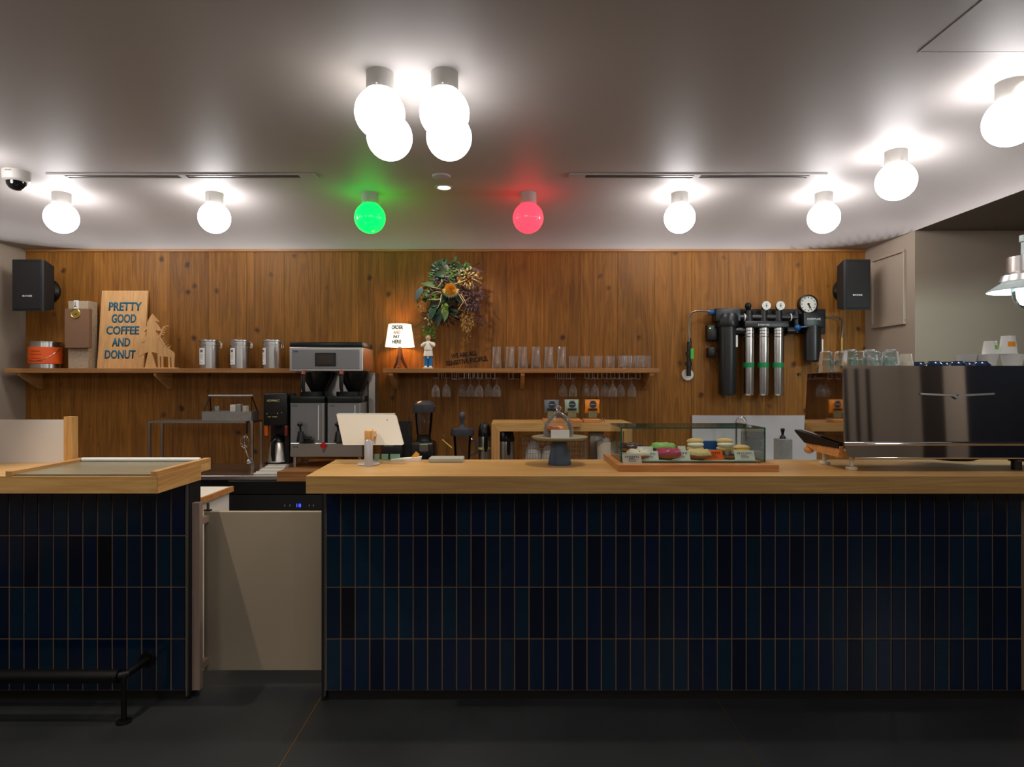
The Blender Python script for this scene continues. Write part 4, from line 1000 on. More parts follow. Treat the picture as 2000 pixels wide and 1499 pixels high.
# blender
D = 4.42; c = (PX(828, D), D, ZB); k = D/F
t = thing('jug_blender', 'black blender with clear jug and silver control plate on the back counter', 'blender', c)
b = B(); zt_ = PZ(862, D)
b.box(c[0]-.098, c[0]+.098, D-.09, D+.09, ZB, zt_, bev=.02, seg=3)
for v in b.bm.verts:
    f_ = 1-.22*max(0, (v.co.z-ZB-.05)/(zt_-ZB-.05)); v.co.x = c[0]+(v.co.x-c[0])*f_
b.done('motor_base', 'black_plastic', t)
B().bp(819, 868, 836, 882, D-.094, D-.0895, .003).done('control_plate', 'tinlid', t)
B().cyl((PX(829, D), D-.091, PZ(888, D)), (PX(829, D), D-.118, PZ(888, D)), .03, seg=20).done('dial', 'black_plastic', t)
B().lathe([(.055, PZ(861.5, D)), (.048, PZ(852, D)), (.05, PZ(850, D)), (0, PZ(850, D))], (c[0], D, 0), 20).done('jug_seat', 'black_plastic', t)
b = B().lathe([(.046, PZ(850, D)), (.052, PZ(846, D)), (.068, PZ(800, D)), (.066, PZ(800, D)), (.050, PZ(845, D)), (0, PZ(846, D))], (c[0], D, 0), 4, a0=PI/4)
b = B().lathe([(.046, PZ(850, D)), (.052, PZ(846, D)), (.066, PZ(800, D)), (.064, PZ(800, D)), (.050, PZ(845, D)), (0, PZ(846, D))], (c[0], D, 0), 20)
jg = b.done('jug', 'tinted_glass', t, calc=False)
B().lathe([(.074, PZ(806, D)), (.078, PZ(804, D)), (.074, PZ(790, D)), (.05, PZ(784, D)), (0, PZ(782, D))], (c[0], D, 0), 24).box(c[0]+.05, c[0]+.09, D-.02, D+.02, PZ(797, D), PZ(793, D), bev=.003).done('lid', 'smoke_plastic', jg)
B().tube([(c[0]-.06, D, PZ(813, D)), (c[0]-.1, D, PZ(815, D)), (c[0]-.1, D, PZ(835, D)), (c[0]-.095, D, PZ(850, D))], .009, 8).done('handle', 'tinted_glass', jg)
# spare jar
D = 4.42; c = (PX(903, D), D, ZB)
t = thing('blender_jug', 'dark tinted spare blender jug with knob lid, left of the steel airpots', 'jug', c)
B().lathe([(.045, 0), (.05, .01), (.064, PZ(852, D)-ZB), (.062, PZ(852, D)-ZB), (.047, .012), (0, .012)], c, 24).done('jug', 'tinted_glass', t, calc=False)
B().lathe([(.08, PZ(851, D)-ZB), (.084, PZ(848, D)-ZB), (.08, PZ(838, D)-ZB), (.03, PZ(834, D)-ZB), (.014, PZ(830, D)-ZB), (.012, PZ(822, D)-ZB), (.02, PZ(818, D)-ZB), (.022, PZ(810, D)-ZB), (.012, PZ(805, D)-ZB), (0, PZ(804, D)-ZB)], c, 24).done('lid', 'smoke_plastic', t)
B().tube([(c[0]+.06, D, PZ(858, D)), (c[0]+.1, D, PZ(862, D)), (c[0]+.1, D, PZ(885, D)), (c[0]+.055, D, PZ(892, D))], .009, 8).done('handle', 'smoke_plastic', t)
# brass water tap
D = 4.30; x_ = PX(867.5, D)
t = thing('brass_tap', 'slender brass tap with angled lever between the two blenders', 'tap', (x_, D, ZB))
B().cyl((x_, D, ZB), (x_, D, PZ(852, D)), .0055, seg=10).cyl((x_+.006, D, ZB), (x_+.006, D, PZ(862, D)), .003, seg=8).done('stem', 'brass', t)
B().cyl((PX(864, D), D-.01, PZ(859, D)), (PX(883, D), D-.02, PZ(875, D)), .005, .008, 10).cyl((x_, D, PZ(852, D)), (x_, D, PZ(848, D)), .01, seg=12).done('lever', 'brass', t)
# airpots
def airpot(c, r, h, lab, label=None):
    t = thing('airpot', lab, 'airpot', c, 'steel airpots')
    B().lathe([(0, 0), (r, 0), (r*1.04, .01), (r*1.04, h*.66), (r*.98, h*.72), (0, h*.72)], c, 28).done('body', 'steel_brushed', t)
    B().lathe([(r*1.02, h*.72), (r*1.02, h*.80), (r*.86, h*.93), (r*.6, h*.99), (0, h)], c, 28).done('top', 'black_plastic', t)
    B().tube([(c[0]+.012, c[1]-r*.7, c[2]+h*.86), (c[0]+.012, c[1]-r*1.25, c[2]+h*.8), (c[0]+.012, c[1]-r*1.3, c[2]+h*.5), (c[0]+.012, c[1]-r*1.2, c[2]+h*.42)], [.01, .014, .014, .01], 10).done('handle', 'black_plastic', t)
    return t
t = airpot((-.187, 4.5, ZB), .045, PZ(826, 4.5)-ZB, 'steel airpot with black top outside the oak frame, left of it')
B().lathe([(.0475, .16), (.0475, .175)], (-.187, 4.5, ZB), 28).done('tape_band', 'ink_yellow', t, label='pale yellow tape band')
airpot((-.0255, 4.47, ZB), .054, 1.07-ZB, 'steel airpot with black top under the oak frame')
# oak frame
x0, x1 = PX(960, 4.25), PX(1235, 4.25); zt = 1.128
t = thing('oak_riser', 'open oak riser frame on the back counter holding coffee bags', 'riser', ((x0+x1)/2, 4.45, ZB))
B().box(x0, x1, 4.285, 4.65, zt-.03, zt, bev=.001).prism([(x0, zt), (x1, zt), (x1-.056, zt-.056), (x0+.056, zt-.056)], 4.25, 4.2848).done('top', 'oak_top', t)
for xa, xb in ((x0, x0+.056), (x1-.056, x1)):
    o_ = [(xa, zt-.0005), (xa, ZB), (xb, ZB), (xb, zt-.0565)] if xa == x0 else [(xa, zt-.0565), (xa, ZB), (xb, ZB), (xb, zt-.0005)]
    B().prism(o_, 4.2502, 4.2846).done('leg', 'oak_leg', t)
    B().box(xa, xb, 4.6, 4.64, ZB, zt-.0305).done('leg', 'oak_leg', t)
zr_ = zt+.0005
b = B().box(PX(1061, 4.27), PX(1135, 4.27), 4.27, 4.42, zr_, zr_+.026, bev=.004).box(PX(1118, 4.2), PX(1135, 4.2), 4.2, 4.2445, PZ(835, 4.2), zr_+.02, bev=.002).box(PX(1118, 4.2), PX(1135, 4.2), 4.243, 4.272, zr_+.006, zr_+.02)
b.done('wood_block', 'cherry', cat='display block', label='longer wooden block under the slate and mint bags')
B().box(PX(1141, 4.28), PX(1174, 4.28), 4.28, 4.40, zr_, zr_+.024, bev=.004).done('wood_block', 'cherry', cat='display block', label='short wooden block under the orange bag')
def pack(x0, x1, y0, y1, m, lab, sub):
    D = 4.33; z0 = zr_+.0265 if x0 < 1130 else zr_+.0245; X0, X1 = PX(x0, D), PX(x1, D); Z1 = PZ(y0, D); t = thing('coffee_bag', lab, 'coffee bag', ((X0+X1)/2, D, z0), 'sample coffee bags')
    b = B(); n = 8; mm = 6; F_, K_ = [], []
    for j in range(n+1):
        v = j/n; z = z0+(Z1-z0)*v; wd = (X1-X0)/2*(1-.06*math.sin(PI*v)+.02*(v > .95))*(1-.0*v)
        th = .018*math.sin(PI*min(1, v*1.1))**.6 if v < .9 else .001
        F_.append([b.bm.verts.new(((X0+X1)/2+wd*(2*i/mm-1), D+.02-th*(1-(2*i/mm-1)**4)+.001*math.sin(9*v+i), z)) for i in range(mm+1)])
        K_.append([b.bm.verts.new(((X0+X1)/2+wd*(2*i/mm-1), D+.022+th*(1-(2*i/mm-1)**4), z)) for i in range(mm+1)])
    for G in (F_, K_):
        for j in range(n):
            for i in range(mm): b.bm.faces.new((G[j][i], G[j][i+1], G[j+1][i+1], G[j+1][i]))
    for j in range(n):
        for e in (0, mm): b.bm.faces.new((F_[j][e], F_[j+1][e], K_[j+1][e], K_[j][e]))
    for j in (0, n):
        for i in range(mm): b.bm.faces.new((F_[j][i], F_[j][i+1], K_[j][i+1], K_[j][i]))
    b.done('pouch', m, t)
    xm = (X0+X1)/2; Y = D-.002; H = Z1-z0; W = (X1-X0)
    B().box(xm-W*.3, xm+W*.32, Y-.001, Y, z0+H*.38, z0+H*.46).done('name_band', 'ink_black', t)
    B().box(xm-W*.28, xm+W*.3, Y-.001, Y, z0+H*.05, z0+H*.34).done('picture', 'pack_photo', t)
    B().lathe([(0, -.0012), (W*.24, -.0012), (W*.24, 0)], (xm+W*.02, Y, z0+H*.65), 20, 'y').done('emblem', 'navy_ink', t)
    ob = t.children[-1]
    for v in ob.data.vertices: v.co.z = (v.co.z-(z0+H*.65-t.location.z))*.62+(z0+H*.65-t.location.z)
    marks('abcdef', xm-W*.2, xm+W*.24, z0+H*.79, z0+H*.83, Y+.004, 'navy_ink', t, depth=.0015)
    marks('abcdefg', xm-W*.16, xm+W*.2, z0+H*.63, z0+H*.67, Y-.0012, 'ink_white', t)
pack(1063, 1092, 776, 815, 'pack_slate', 'slate grey coffee bag on the wooden block behind the cake dome', '')
pack(1103, 1131, 775, 815, 'pack_mint', 'mint green coffee bag, middle of the three on the oak riser', '')
pack(1143, 1172, 775, 816, 'pack_orange', 'bright orange coffee bag, rightmost on the oak riser', '')
B().lathe([(0, 0), (.010, 0), (.011, .03), (.009, .03), (.008, .004), (0, .004)], (PX(1178, 4.33), 4.33, zr_), 16).done('shot_glass', 'clear_glass', cat='glass', label='tiny glass beside the orange coffee bag')
# wire basket with cloths
bx0, bx1, by0, by1 = PX(1020, 4.36), PX(1146, 4.36), 4.36, 4.58; zt = PZ(857, 4.36)
t = thing('wire_basket', 'chrome wire basket holding folded cloths under the oak riser', 'basket', ((bx0+bx1)/2, 4.47, ZB))
b = B(); n = 24
for z in [ZB+.004+i*(zt-ZB-.004)/7 for i in range(8)]:
    e = (.0 if z < zt-.01 else .012); b.tube([(bx0-e, by0-e*0, z), (bx1+e, by0, z), (bx1+e, by1, z), (bx0-e, by1, z)], .0014 if e == 0 else .003, 5, closed=True)
for i in range(n+1):
    x = bx0+(bx1-bx0)*i/n; b.tube([(x, by0, zt), (x, by0, ZB+.004), (x, by1, ZB+.004), (x, by1, zt)], .0012, 4)
for i in range(1, 6):
    y = by0+(by1-by0)*i/6
    for x in (bx0, bx1): b.tube([(x, y, zt), (x, y, ZB+.004)], .0012, 4)
b.done('wire_mesh', 'chrome', t)
for (x, rx, y0, lab) in ((1041, 15.5, 862, 'larger bundled pale cloth at the left in the wire basket'), (1071, 14, 870, 'smaller bundled pale cloth in the middle of the wire basket'), (1104, 8, 885, 'low pale cloth behind the cake stand foot in the wire basket')):
    r_ = rx*4.44/F; z1 = PZ(y0, 4.44); zc = (z1+ZB+.006)/2
    b = B().ball((PX(x, 4.45), 4.45, zc), 1, 28, 20, (r_, r_*1.2, (z1-ZB-.006)/2)); b.jitter(.009, x)
    b.done('folded_cloth', 'cloth', cat='cloth', label=lab, group='cloths in the wire basket')
# pouch, tub right of basket
D = 4.5; t = thing('foil_pouch', 'silver and dark foil pouch under the right end of the oak riser', 'pouch', (PX(1168, D), D, ZB))
b = B().box(PX(1152, D), PX(1181, D), D, D+.05, ZB, PZ(842, D), bev=.012, seg=2).jitter(.006, 4); b.done('bag', 'foil_silver', t)
D = 4.40; t = thing('cream_tub', 'cream plastic tub left of the glass pastry case', 'tub', (PX(1183, D), D, ZB))
B().lathe([(0, 0), (.06, 0), (.068, PZ(862, D)-ZB), (.064, PZ(862, D)-ZB), (.057, .006), (0, .006)], (PX(1184, D), D, ZB), 24).done('body', 'cup_cream', t)
b = B(); leaf_mesh(b, (PX(1180, D), D-.02, PZ(868, D)), (.3, 0, 1), (0, -1, 0), .05, .02); b.box(PX(1176, D), PX(1190, D), D-.01, D+.02, PZ(880, D), PZ(857, D)); b.done('napkin', 'white_paper', t)
# marble splash, sink tap, grinder block
B().box(PX(1352, 4.9), 2.40, 4.898, WB-.001, .766, PZ(812, 4.9)).done('splash_panel', 'marble', cat='splashback', label='pale veined marble splashback behind the sink at right')
D = 4.75; x_ = PX(1438, D)
t = thing('sink_tap', 'chrome gooseneck tap in front of the marble splashback', 'tap', (x_, D, ZB))
B().tube([(x_, D, ZB), (x_, D, PZ(826, D))]+[(x_+.034-.034*math.cos(a), D-.02*math.sin(a), PZ(826, D)+.04*math.sin(a)) for a in [PI*i/8 for i in range(1, 9)]]+[(x_+.068, D-.0, PZ(840, D))], .009, 12).done('spout', 'chrome', t)
B().cyl((x_, D, ZB), (x_, D, ZB+.03), .018, seg=14).cyl((x_+.068, D, PZ(840, D)), (x_+.072, D, PZ(862, D)), .012, .008, 12).done('nozzle', 'chrome', t)
D = 4.5
t = thing('knock_box', 'grey metal canister with black topped tamper right of the pastry case', 'canister', (PX(1535, D), D, ZB))
B().box(PX(1522, D), PX(1548, D), D, D+.1, ZB, PZ(858.5, D), bev=.003).done('body', 'galvanized', t)
tc_ = (PX(1534.5, D), D+.05, PZ(858, D))
B().lathe([(0, 0), (.022, 0), (.02, .012), (.009, .024), (.008, .034), (.012, .05), (.016, .066), (.010, .074), (0, .075)], tc_, 20).done('tamper', 'black_plastic', t)

# ------------------------------------------------------------------ on the main worktop
ZC = 1.0304
D = 2.93; x0, x1 = PX(655, D), PX(786, D)
t = thing('tablet_register', 'white tablet register on a grey stand seen from behind', 'tablet', (PX(720, D), D, ZC))
zt, zb = PZ(812, D), PZ(867, D)
b = B().prism([(PX(655, 2.97), zt), (PX(769, 2.97), zt), (PX(773, 2.97), zt-.006), (PX(788, 2.86), zb+.005), (PX(786, 2.86), zb), (PX(670, 2.86), zb)], 0, .012)
for v in b.bm.verts:
    f_ = (zt-v.co.z)/(zt-zb); v.co.y += 2.99-.13*f_
b.done('tablet', 'tablet_back', t)
b = B().prism([(PX(654, 2.97), zt+.0005), (PX(769, 2.97), zt+.0005), (PX(770, 2.97), zt+.0065), (PX(657, 2.97), zt+.0065)], 2.992, 3.006); b.done('screen_edge', 'white_gloss', t)
b = B(); b.lathe([(0, 0), (.019, 0), (.019, PZ(858, D)-ZC), (.012, PZ(858, D)-ZC+.01), (0, PZ(858, D)-ZC+.012)], (PX(720, 2.80), 2.80, ZC), 24)
b.done('stand_column', 'stand_grey', t)
B().box(PX(712, 2.80), PX(728, 2.80), 2.79, 2.83, PZ(862, 2.8), PZ(840, 2.8), bev=.008, seg=3).box(PX(714, 2.80), PX(726, 2.80), 2.80, 2.9, PZ(856, 2.8), PZ(845, 2.8)).done('hinge_head', 'birch_ply', t)
B().lathe([(0, 0), (.05, 0), (.052, .004), (.048, .008), (0, .009)], (PX(720, 2.86), 2.86, ZC), 32).done('stand_foot', 'stand_grey', t)
B().lathe([(0, 0), (.004, 0), (.004, .001), (0, .001)], (PX(755, 2.95), 2.965, PZ(822, 2.95)), 10, 'y').done('camera_lens', 'black_plastic', t)
B().box(PX(838, 2.95), PX(905, 2.95), 2.93, 3.03, ZC, ZC+.02, bev=.005, seg=2).done('card_reader', 'reader_grey', cat='card reader', label='flat grey box at the rear edge of the worktop, right of the tablet')
t = thing('paper_folder', 'white folded papers on the rear edge of the worktop behind the tablet', 'papers', (PX(790, 3.0), 3.0, ZC))
b = B().prism([(PX(764, 3.0), ZC), (PX(820, 3.0), ZC), (PX(822, 3.0), ZC+.018), (PX(815, 3.0), ZC+.016), (PX(764, 3.0), ZC+.006)], 2.99, 3.045); b.done('folded_sheet', 'white_paper', t)
b = B()
for xa, xb in ((731, 740), (745, 757), (762, 780)): b.box(PX(xa, 3.02), PX(xb, 3.02), 3.02, 3.035, ZC, ZC+.028)
b.done('mint_card', 'mint', t)
B().box(-.02, .02, -.002, .002, -.012, .012).done('yellow_tag', 'flower_yellow', loc=(0, 0, 0), cat='note', label='small yellow folded note in front of the blender base').location = (PX(811, 3.02), 3.02, ZC+.05)
bpy.data.objects['yellow_tag'].rotation_euler = (0, -.9, 0)
bpy.data.objects['yellow_tag'].location.z = ZC+.02
# cake stand and dome
c = (PX(1093, 2.87), 2.87, ZC); k = 2.87/F
t = thing('cake_stand', 'cake stand with grey green plate on blue conical foot on the worktop', 'cake stand', c)
B().lathe([(0, 0), (22.5*k, 0), (23*k, .004), (22*k, .012), (14.5*k, PZ(860, 2.87)-ZC), (0, PZ(860, 2.87)-ZC)], c, 40).done('foot', 'stand_blue', t)
zp = PZ(853, 2.87)
B().lathe([(0, zp-ZC-.013), (50*k, zp-ZC-.012), (54*k, zp-ZC-.006), (54.5*k, zp-ZC), (53*k, zp-ZC+.001), (0, zp-ZC-.001)], c, 56).done('plate', 'stand_green', t)
cd = (PX(1091, 2.87), 2.88, zp+.0015); Hd = PZ(793, 2.88)-zp
t = thing('glass_dome', 'clear glass cake dome with ball knob over donuts on the cake stand', 'cloche', cd)
B().lathe([(.069, 0), (.068, Hd*.25), (.063, Hd*.42), (.045, Hd*.62), (.024, Hd*.74), (.012, Hd*.79), (0, Hd*.80)], cd, 40).done('dome', 'clear_glass', t)
B().lathe([(.006, Hd*.79), (.007, Hd*.83), (.013, Hd*.88), (.014, Hd*.93), (.008, Hd*.985), (0, Hd)], cd, 20).done('knob', 'bright_rim_glass', t)
B().box(PX(1076, 2.79), PX(1112, 2.79), 2.789, 2.791, zp+.0005, PZ(840, 2.79)).done('price_card', 'white_paper', cat='card', label='blank looking white card in front of the glass cake dome')

def donut(name, c, R, r, dough, icing, lab, cat='donut', hole=True, squash=.86, cover=.0, seed=1, topping=None, rot=0):
    t = thing(name, lab, cat, c, 'pastries')
    def ring(R, r, v0, v1, sq, off):
        b = B(); n = 28; mm = 10; G = []
        for i in range(n):
            a = 2*PI*i/n; G.append([b.bm.verts.new((c[0]+(R+r*math.cos(p))*math.cos(a), c[1]+(R+r*math.cos(p))*math.sin(a), c[2]+r0*squash+.0006+off+r*math.sin(p)*sq+(.0015*math.sin(a*5+seed) if off else 0))) for p in [v0+(v1-v0)*j/mm for j in range(mm+1)]])
        for i in range(n):
            for j in range(mm): b.bm.faces.new((G[i][j], G[(i+1) % n][j], G[(i+1) % n][j+1], G[i][j+1]))
        bmesh.ops.remove_doubles(b.bm, verts=b.bm.verts, dist=1e-5); return b
    r0 = r
    if hole:
        ring(R, r, 0, 2*PI, squash, 0).done('dough', dough, t)
        ring(R, r*1.03, -.1, PI+.1, squash, .001).done('icing', icing, t)
    else:
        B().ball((c[0], c[1], c[2]+r*squash), 1, 24, 14, (R, R, r*squash)).done('dough', dough, t)
        b = B().lathe([(R*1.02*math.cos(p), r*squash*(1+1.02*math.sin(p))) for p in [i*PI/2/7+.08 for i in range(7)]]+[(0, r*squash*2.03)], c, 24); b.done('icing', icing, t)
    if topping:
        b = B(); rn = random.Random(seed)
        for _ in range(34):
            a = rn.random()*6.28; q = R+r*rn.uniform(-.6, .6) if hole else R*rn.uniform(0, .7); zz_ = (r*squash*2.0 if hole else r*squash*2)
            b.ico((c[0]+q*math.cos(a), c[1]+q*math.sin(a), c[2]+zz_-.001), .0025, 1)
        b.done('sprinkles', topping, t, kind='stuff')
    return t
donut('glazed_donut', (cd[0]-.018, cd[1]-.01, zp+.022), .026, .014, 'dough', 'icing_orange', 'orange glazed donut on top under the cake dome', topping='icing_white')
donut('nutty_donut', (cd[0]+.0, cd[1]+.005, zp+.0008), .034, .014, 'dough', 'choc', 'chocolate donut with white bits at the bottom under the cake dome', topping='cream', seed=5)
# pastry case
t = thing('pastry_case', 'glass pastry display case on a reddish wooden base on the worktop', 'display case', (.8, 2.85, ZC))
ZB2 = ZC+.0285; bx0, bx1 = PX(1207, 2.634), PX(1522, 2.634); by0, by1 = 2.634, 3.045
B().box(bx0, bx1, by0, by0+.06, ZC, ZB2, bev=.001).box(bx0, bx1, by1-.06, by1, ZC, ZB2).box(bx0, bx0+.05, by0+.06, by1-.06, ZC, ZB2).box(bx1-.05, bx1, by0+.06, by1-.06, ZC, ZB2).done('base_frame', 'cherry', t)
B().box(bx0+.051, bx1-.051, by0+.061, by1-.061, ZC, ZB2-.004).done('base_board', 'cherry', t)
gx0, gx1 = PX(1212, 2.72), PX(1494, 2.72); gy0, gy1 = 2.715, 3.0; gz0, gz1 = ZB2+.0005, PZ(835.5, 2.715); T = .005
B().box(gx0+.05*0+T, gx1-T, gy0, gy0+T, gz0, gz1-T).done('front_pane', 'pane_glass', t)
B().box(gx0, gx0+T, gy0, gy1, gz0, gz1-T).done('side_pane', 'pane_glass', t)
B().box(gx1-T, gx1, gy0, gy1, gz0, gz1-T).done('side_pane', 'pane_glass', t)
B().box(gx0, gx1, gy0, gy1, gz1-T+.0003, gz1).done('top_pane', 'pane_glass', t)
e = .0012
B().box(gx0-e*.5, gx1+e*.5, gy0-e, gy0, gz1-T, gz1).box(gx0-.0005, gx0+T, gy0-e, gy0-.0002, gz0, gz1-T).box(gx1-T, gx1+.0005, gy0-e, gy0-.0002, gz0, gz1-T).box(gx0+T, gx1-T, gy0-e, gy0-.0002, gz0, gz0+.004).box(gx0, gx1, gy1, gy1+e, gz1-T, gz1).done('polished_edge', 'glass_edge', t)
B().box(gx0+.03, gx1-.03, gy0+.02, gy1-.03, gz0, gz0+.006, bev=.002).done('tray', 'card_grey', t)
zp2 = gz0+.0065
B().box(gx0+.032, gx1-.032, 2.855, gy1-.032, zp2, zp2+.018, bev=.002).done('rear_step', 'card_grey', t)
zs2 = zp2+.0185
def gx(x, D): return PX(x, D)
donut('chocolate_donut', (gx(1234, 2.91), 2.91, zs2), .036, .022, 'dough', 'choc', 'dark chocolate ring donut at the back left in the pastry case')
donut('frosted_donut', (gx(1248, 2.79), 2.79, zp2), .034, .023, 'dough', 'icing_white', 'pale frosted donut at the front left in the pastry case', topping='dough', seed=2)
donut('green_donut', (gx(1295, 2.91), 2.91, zs2), .036, .022, 'choc', 'icing_green', 'green iced donut at the back in the pastry case', topping='cream', seed=3)
donut('pink_donut', (gx(1306, 2.79), 2.79, zp2), .034, .026, 'dough', 'icing_pink', 'magenta iced donut with flakes at the front of the pastry case', topping='dry_gold', seed=4)
def bun(c, lab, m_in, s=1.0):
    t = thing('filled_bun', lab, 'bun', c, 'pastries')
    B().ball((c[0], c[1], c[2]+.014*s), 1, 22, 12, (.038*s, .03*s, .014*s)).done('lower_half', 'dough_pale', t)
    B().ball((c[0], c[1]-.004, c[2]+.032*s), 1, 22, 12, (.036*s, .031*s, .014*s)).done('filling', m_in, t)
    b = B().ball((c[0], c[1]+.004, c[2]+.046*s), 1, 22, 12, (.037*s, .03*s, .014*s)); b.done('upper_half', 'dough_pale', t)
zb_ = zp2
bun((gx(1358, 2.905), 2.905, zs2), 'large cream filled bun at the back left of the buns in the pastry case', 'cream', 1.05)
bun((gx(1416, 2.91), 2.91, zs2), 'large cream filled bun at the back right in the pastry case', 'cream', 1.05)
bun((gx(1449, 2.815), 2.815, zb_), 'custard filled bun at the right end of the pastry case', 'custard', 1.0)
donut('crumb_donut', (gx(1366, 2.785), 2.785, zp2), .034, .023, 'dough', 'crumb', 'pale crumb covered donut at the front middle of the pastry case')
donut('choc_bun', (gx(1424, 2.783), 2.783, zp2), .034, .02, 'dough', 'choc', 'small chocolate topped bun behind the orange card', cat='donut', hole=False).name = 'chocolate_bun'
B().box(gx(1345, 2.97), gx(1425, 2.97), 2.942, 2.962, zs2+.005, zs2+.047, bev=.008, seg=2).jitter(.004, 3).done('blue_packet', 'blue_cloth', cat='packet', label='blue and clear packet lying behind the buns in the pastry case')
def card(x0, y0, x1, y1, D, m, lab, txt=None, ink='ink_grey', zb=None, lean=.01):
    X0, X1 = PX(x0, D), PX(x1, D); Z1 = PZ(y0, D); Z0 = PZ(y1, D) if zb is None else zb
    t = thing('price_card', lab, 'card', ((X0+X1)/2, D, Z0), 'pastry price cards')
    b = B().box(X0, X1, D, D+.0015, Z0, Z1)
    for v in b.bm.verts: v.co.y += (v.co.z-Z0)/(Z1-Z0)*lean; v.co.x += -(v.co.z-Z0)/(Z1-Z0)*.003
    b.done('card', m, t)
    if txt: marks(txt, X0+.12*(X1-X0), X1-.12*(X1-X0), Z0+.62*(Z1-Z0), Z0+.8*(Z1-Z0), D, ink, t, lean=(Z0, D, lean/(Z1-Z0)))
    b = B()
    for q in (.2, .35, .48):
        yy = D+lean*q-.0006; b.box(X0+.3*(X1-X0), X1-(.3+.1*(q > .4))*(X1-X0), yy-.0003, yy, Z0+q*(Z1-Z0), Z0+(q+.05)*(Z1-Z0))
    b.done('small_print', ink, t)
card(1217, 888, 1254, 906, 2.69, 'card_grey', 'grey printed card standing outside the pastry case at its left corner', 'abcdefgh', 'ink_black', zb=ZB2+.0003)
card(1250, 882, 1287, 898, 2.745, 'card_mint', 'pale card in front of the frosted donut', 'abcde', zb=zp2)
card(1313, 881, 1349, 898, 2.745, 'card_mint', 'pale card between the magenta and crumb donuts', 'abcde', zb=zp2)
card(1375, 880, 1413, 898, 2.742, 'card_orange', 'bright orange card in the pastry case', 'abcdefgh', 'red_dark', zb=zp2)
card(1436, 881, 1475, 898, 2.745, 'card_mint', 'pale card at the right end of the pastry case', 'abcdefgh', zb=zp2)
card(1243, 873, 1277, 885, 2.845, 'card_mint', 'rear pale card behind the frosted donut', None, zb=zp2)
card(1326, 872, 1341, 884, 2.845, 'card_mint', 'rear pale card beside the green donut', None, zb=zp2)

# ------------------------------------------------------------------ espresso machine
t = thing('espresso_machine', 'large mirror polished espresso machine at the right end of the worktop', 'espresso machine', (1.9, 2.85, ZC))
mx = 1.419; mr = 2.55; fy = 2.66; zt = 1.478; zr1 = PZ(866, fy); zbm = 1.088
def body(x0, x1, y0f, prof, y1, name, m, **k):
    b = B().prism([(y, z) for y, z in prof], x0, x1, 'yz'); return b.done(name, m, t, **k)
# front (customer side) panel with slight slope
B().prism([(fy+.012, zt), (fy, zr1+.002), (fy+.02, zr1+.002), (fy+.03, zt)], mx, mr, 'yz').done('back_panel', 'mirror_steel', t)
rc = .04
low = [(mx, zr1-.008)]+[(mx+rc-rc*math.cos(a), zbm+rc-rc*math.sin(a)) for a in [PI/2*i/8 for i in range(9)]]+[(mr, zbm), (mr, zr1-.008)]
B().prism(low, fy-.012, fy+.01).done('lower_panel', 'mirror_steel', t)
B().cyl((mx-.004, fy-.008, zr1-.002), (mr, fy-.008, zr1-.002), .0085, seg=14).done('chrome_rail', 'chrome', t)
B().cyl((mx+rc, fy-.006, zbm-.001), (mr, fy-.006, zbm-.001), .0065, seg=12).done('lower_rail', 'chrome', t)
B().prism([(fy+.031, 1.455), (fy+.021, zbm+.06), (3.02, zbm+.09), (2.985, 1.447)], mx+.0005, mx+.02, 'yz').done('side_panel', 'mirror_steel', t)
B().box(mx+.02, mr, fy+.031, 2.99, 1.435, 1.452).done('cup_tray', 'steel', t)
B().box(mx+.021, mr, fy+.035, 2.9, zbm+.02, 1.43).done('inner_body', 'black_panel', t)
B().prism([(2.99, zbm+.03), (3.09, zbm+.075), (3.095, zbm+.085), (fy+.02, zbm+.055), (fy+.02, zbm+.035)], mx-.012, mx+.02, 'yz').done('side_skirt', 'black_plastic', t)
B().prism([(fy+.015, zbm+.045), (3.0, zbm+.06), (2.98, zbm+.018), (2.88, zbm-.002), (fy+.03, zbm-.003)], mx-.008, mx+.012, 'yz').done('side_trim', 'cherry', t)
B().ball((mx+.01, 2.99, zbm-.002), .022, 14, 10, (1, 1.4, .9)).done('steam_knob', 'cherry', t)
for x, y in ((PX(1663, 2.70), 2.70), (PX(1613.5, 2.86)+.003, 2.88)):
    B().cyl((x, y, ZC+.012), (x, y, zbm+.001), .009, seg=12).lathe([(0, 0), (.022, 0), (.024, .003), (.024, .012), (.01, .016)], (x, y, ZC), 20).done('foot', 'cup_cream', t)
B().cyl((PX(1985, 2.70), 2.70, ZC), (PX(1985, 2.70), 2.70, zbm), .02, seg=14).lathe([(.03, zbm-ZC-.02), (.026, zbm-ZC-.005), (.02, zbm-ZC-.001)], (PX(1985, 2.7), 2.7, ZC), 16).done('foot', 'black_plastic', t, label='black rubber foot')
B().lathe([(.0, -.045), (.09, -.04), (.15, -.015), (.16, 0), (0, 0)], (PX(1855, 2.83), 2.83, zbm+.012), 36).done('drip_bowl', 'black_plastic', t)
ey = fy+.0045; zc = PZ(773, 2.66)
e1 = [(PX(1797, 2.66), zc+.004), (PX(1862, 2.66), zc-.004), (PX(1869, 2.66), zc-.016), (PX(1876, 2.66), zc-.004), (PX(1942, 2.66), zc+.004), (PX(1942, 2.66), zc+.0115), (PX(1872, 2.66), zc+.004), (PX(1869, 2.66), zc-.006), (PX(1866, 2.66), zc+.004), (PX(1797, 2.66), zc+.0115)]
B().prism(e1, ey-.008, ey+.004).done('wing_emblem', 'tinlid', t)
ZM = 1.4525
def facet():
    t = B().lathe([(0, .064), (.021, .064), (.026, .060), (.0335, .0), (.032, 0), (.0245, .056), (0, .056)], (0, 0, 0), 10).done('picardie_glass', 'facet_glass', ang=10, calc=False); t['category'] = 'tumbler'; t.name = 'facet_tumbler'; return t
ft = facet(); sp = []
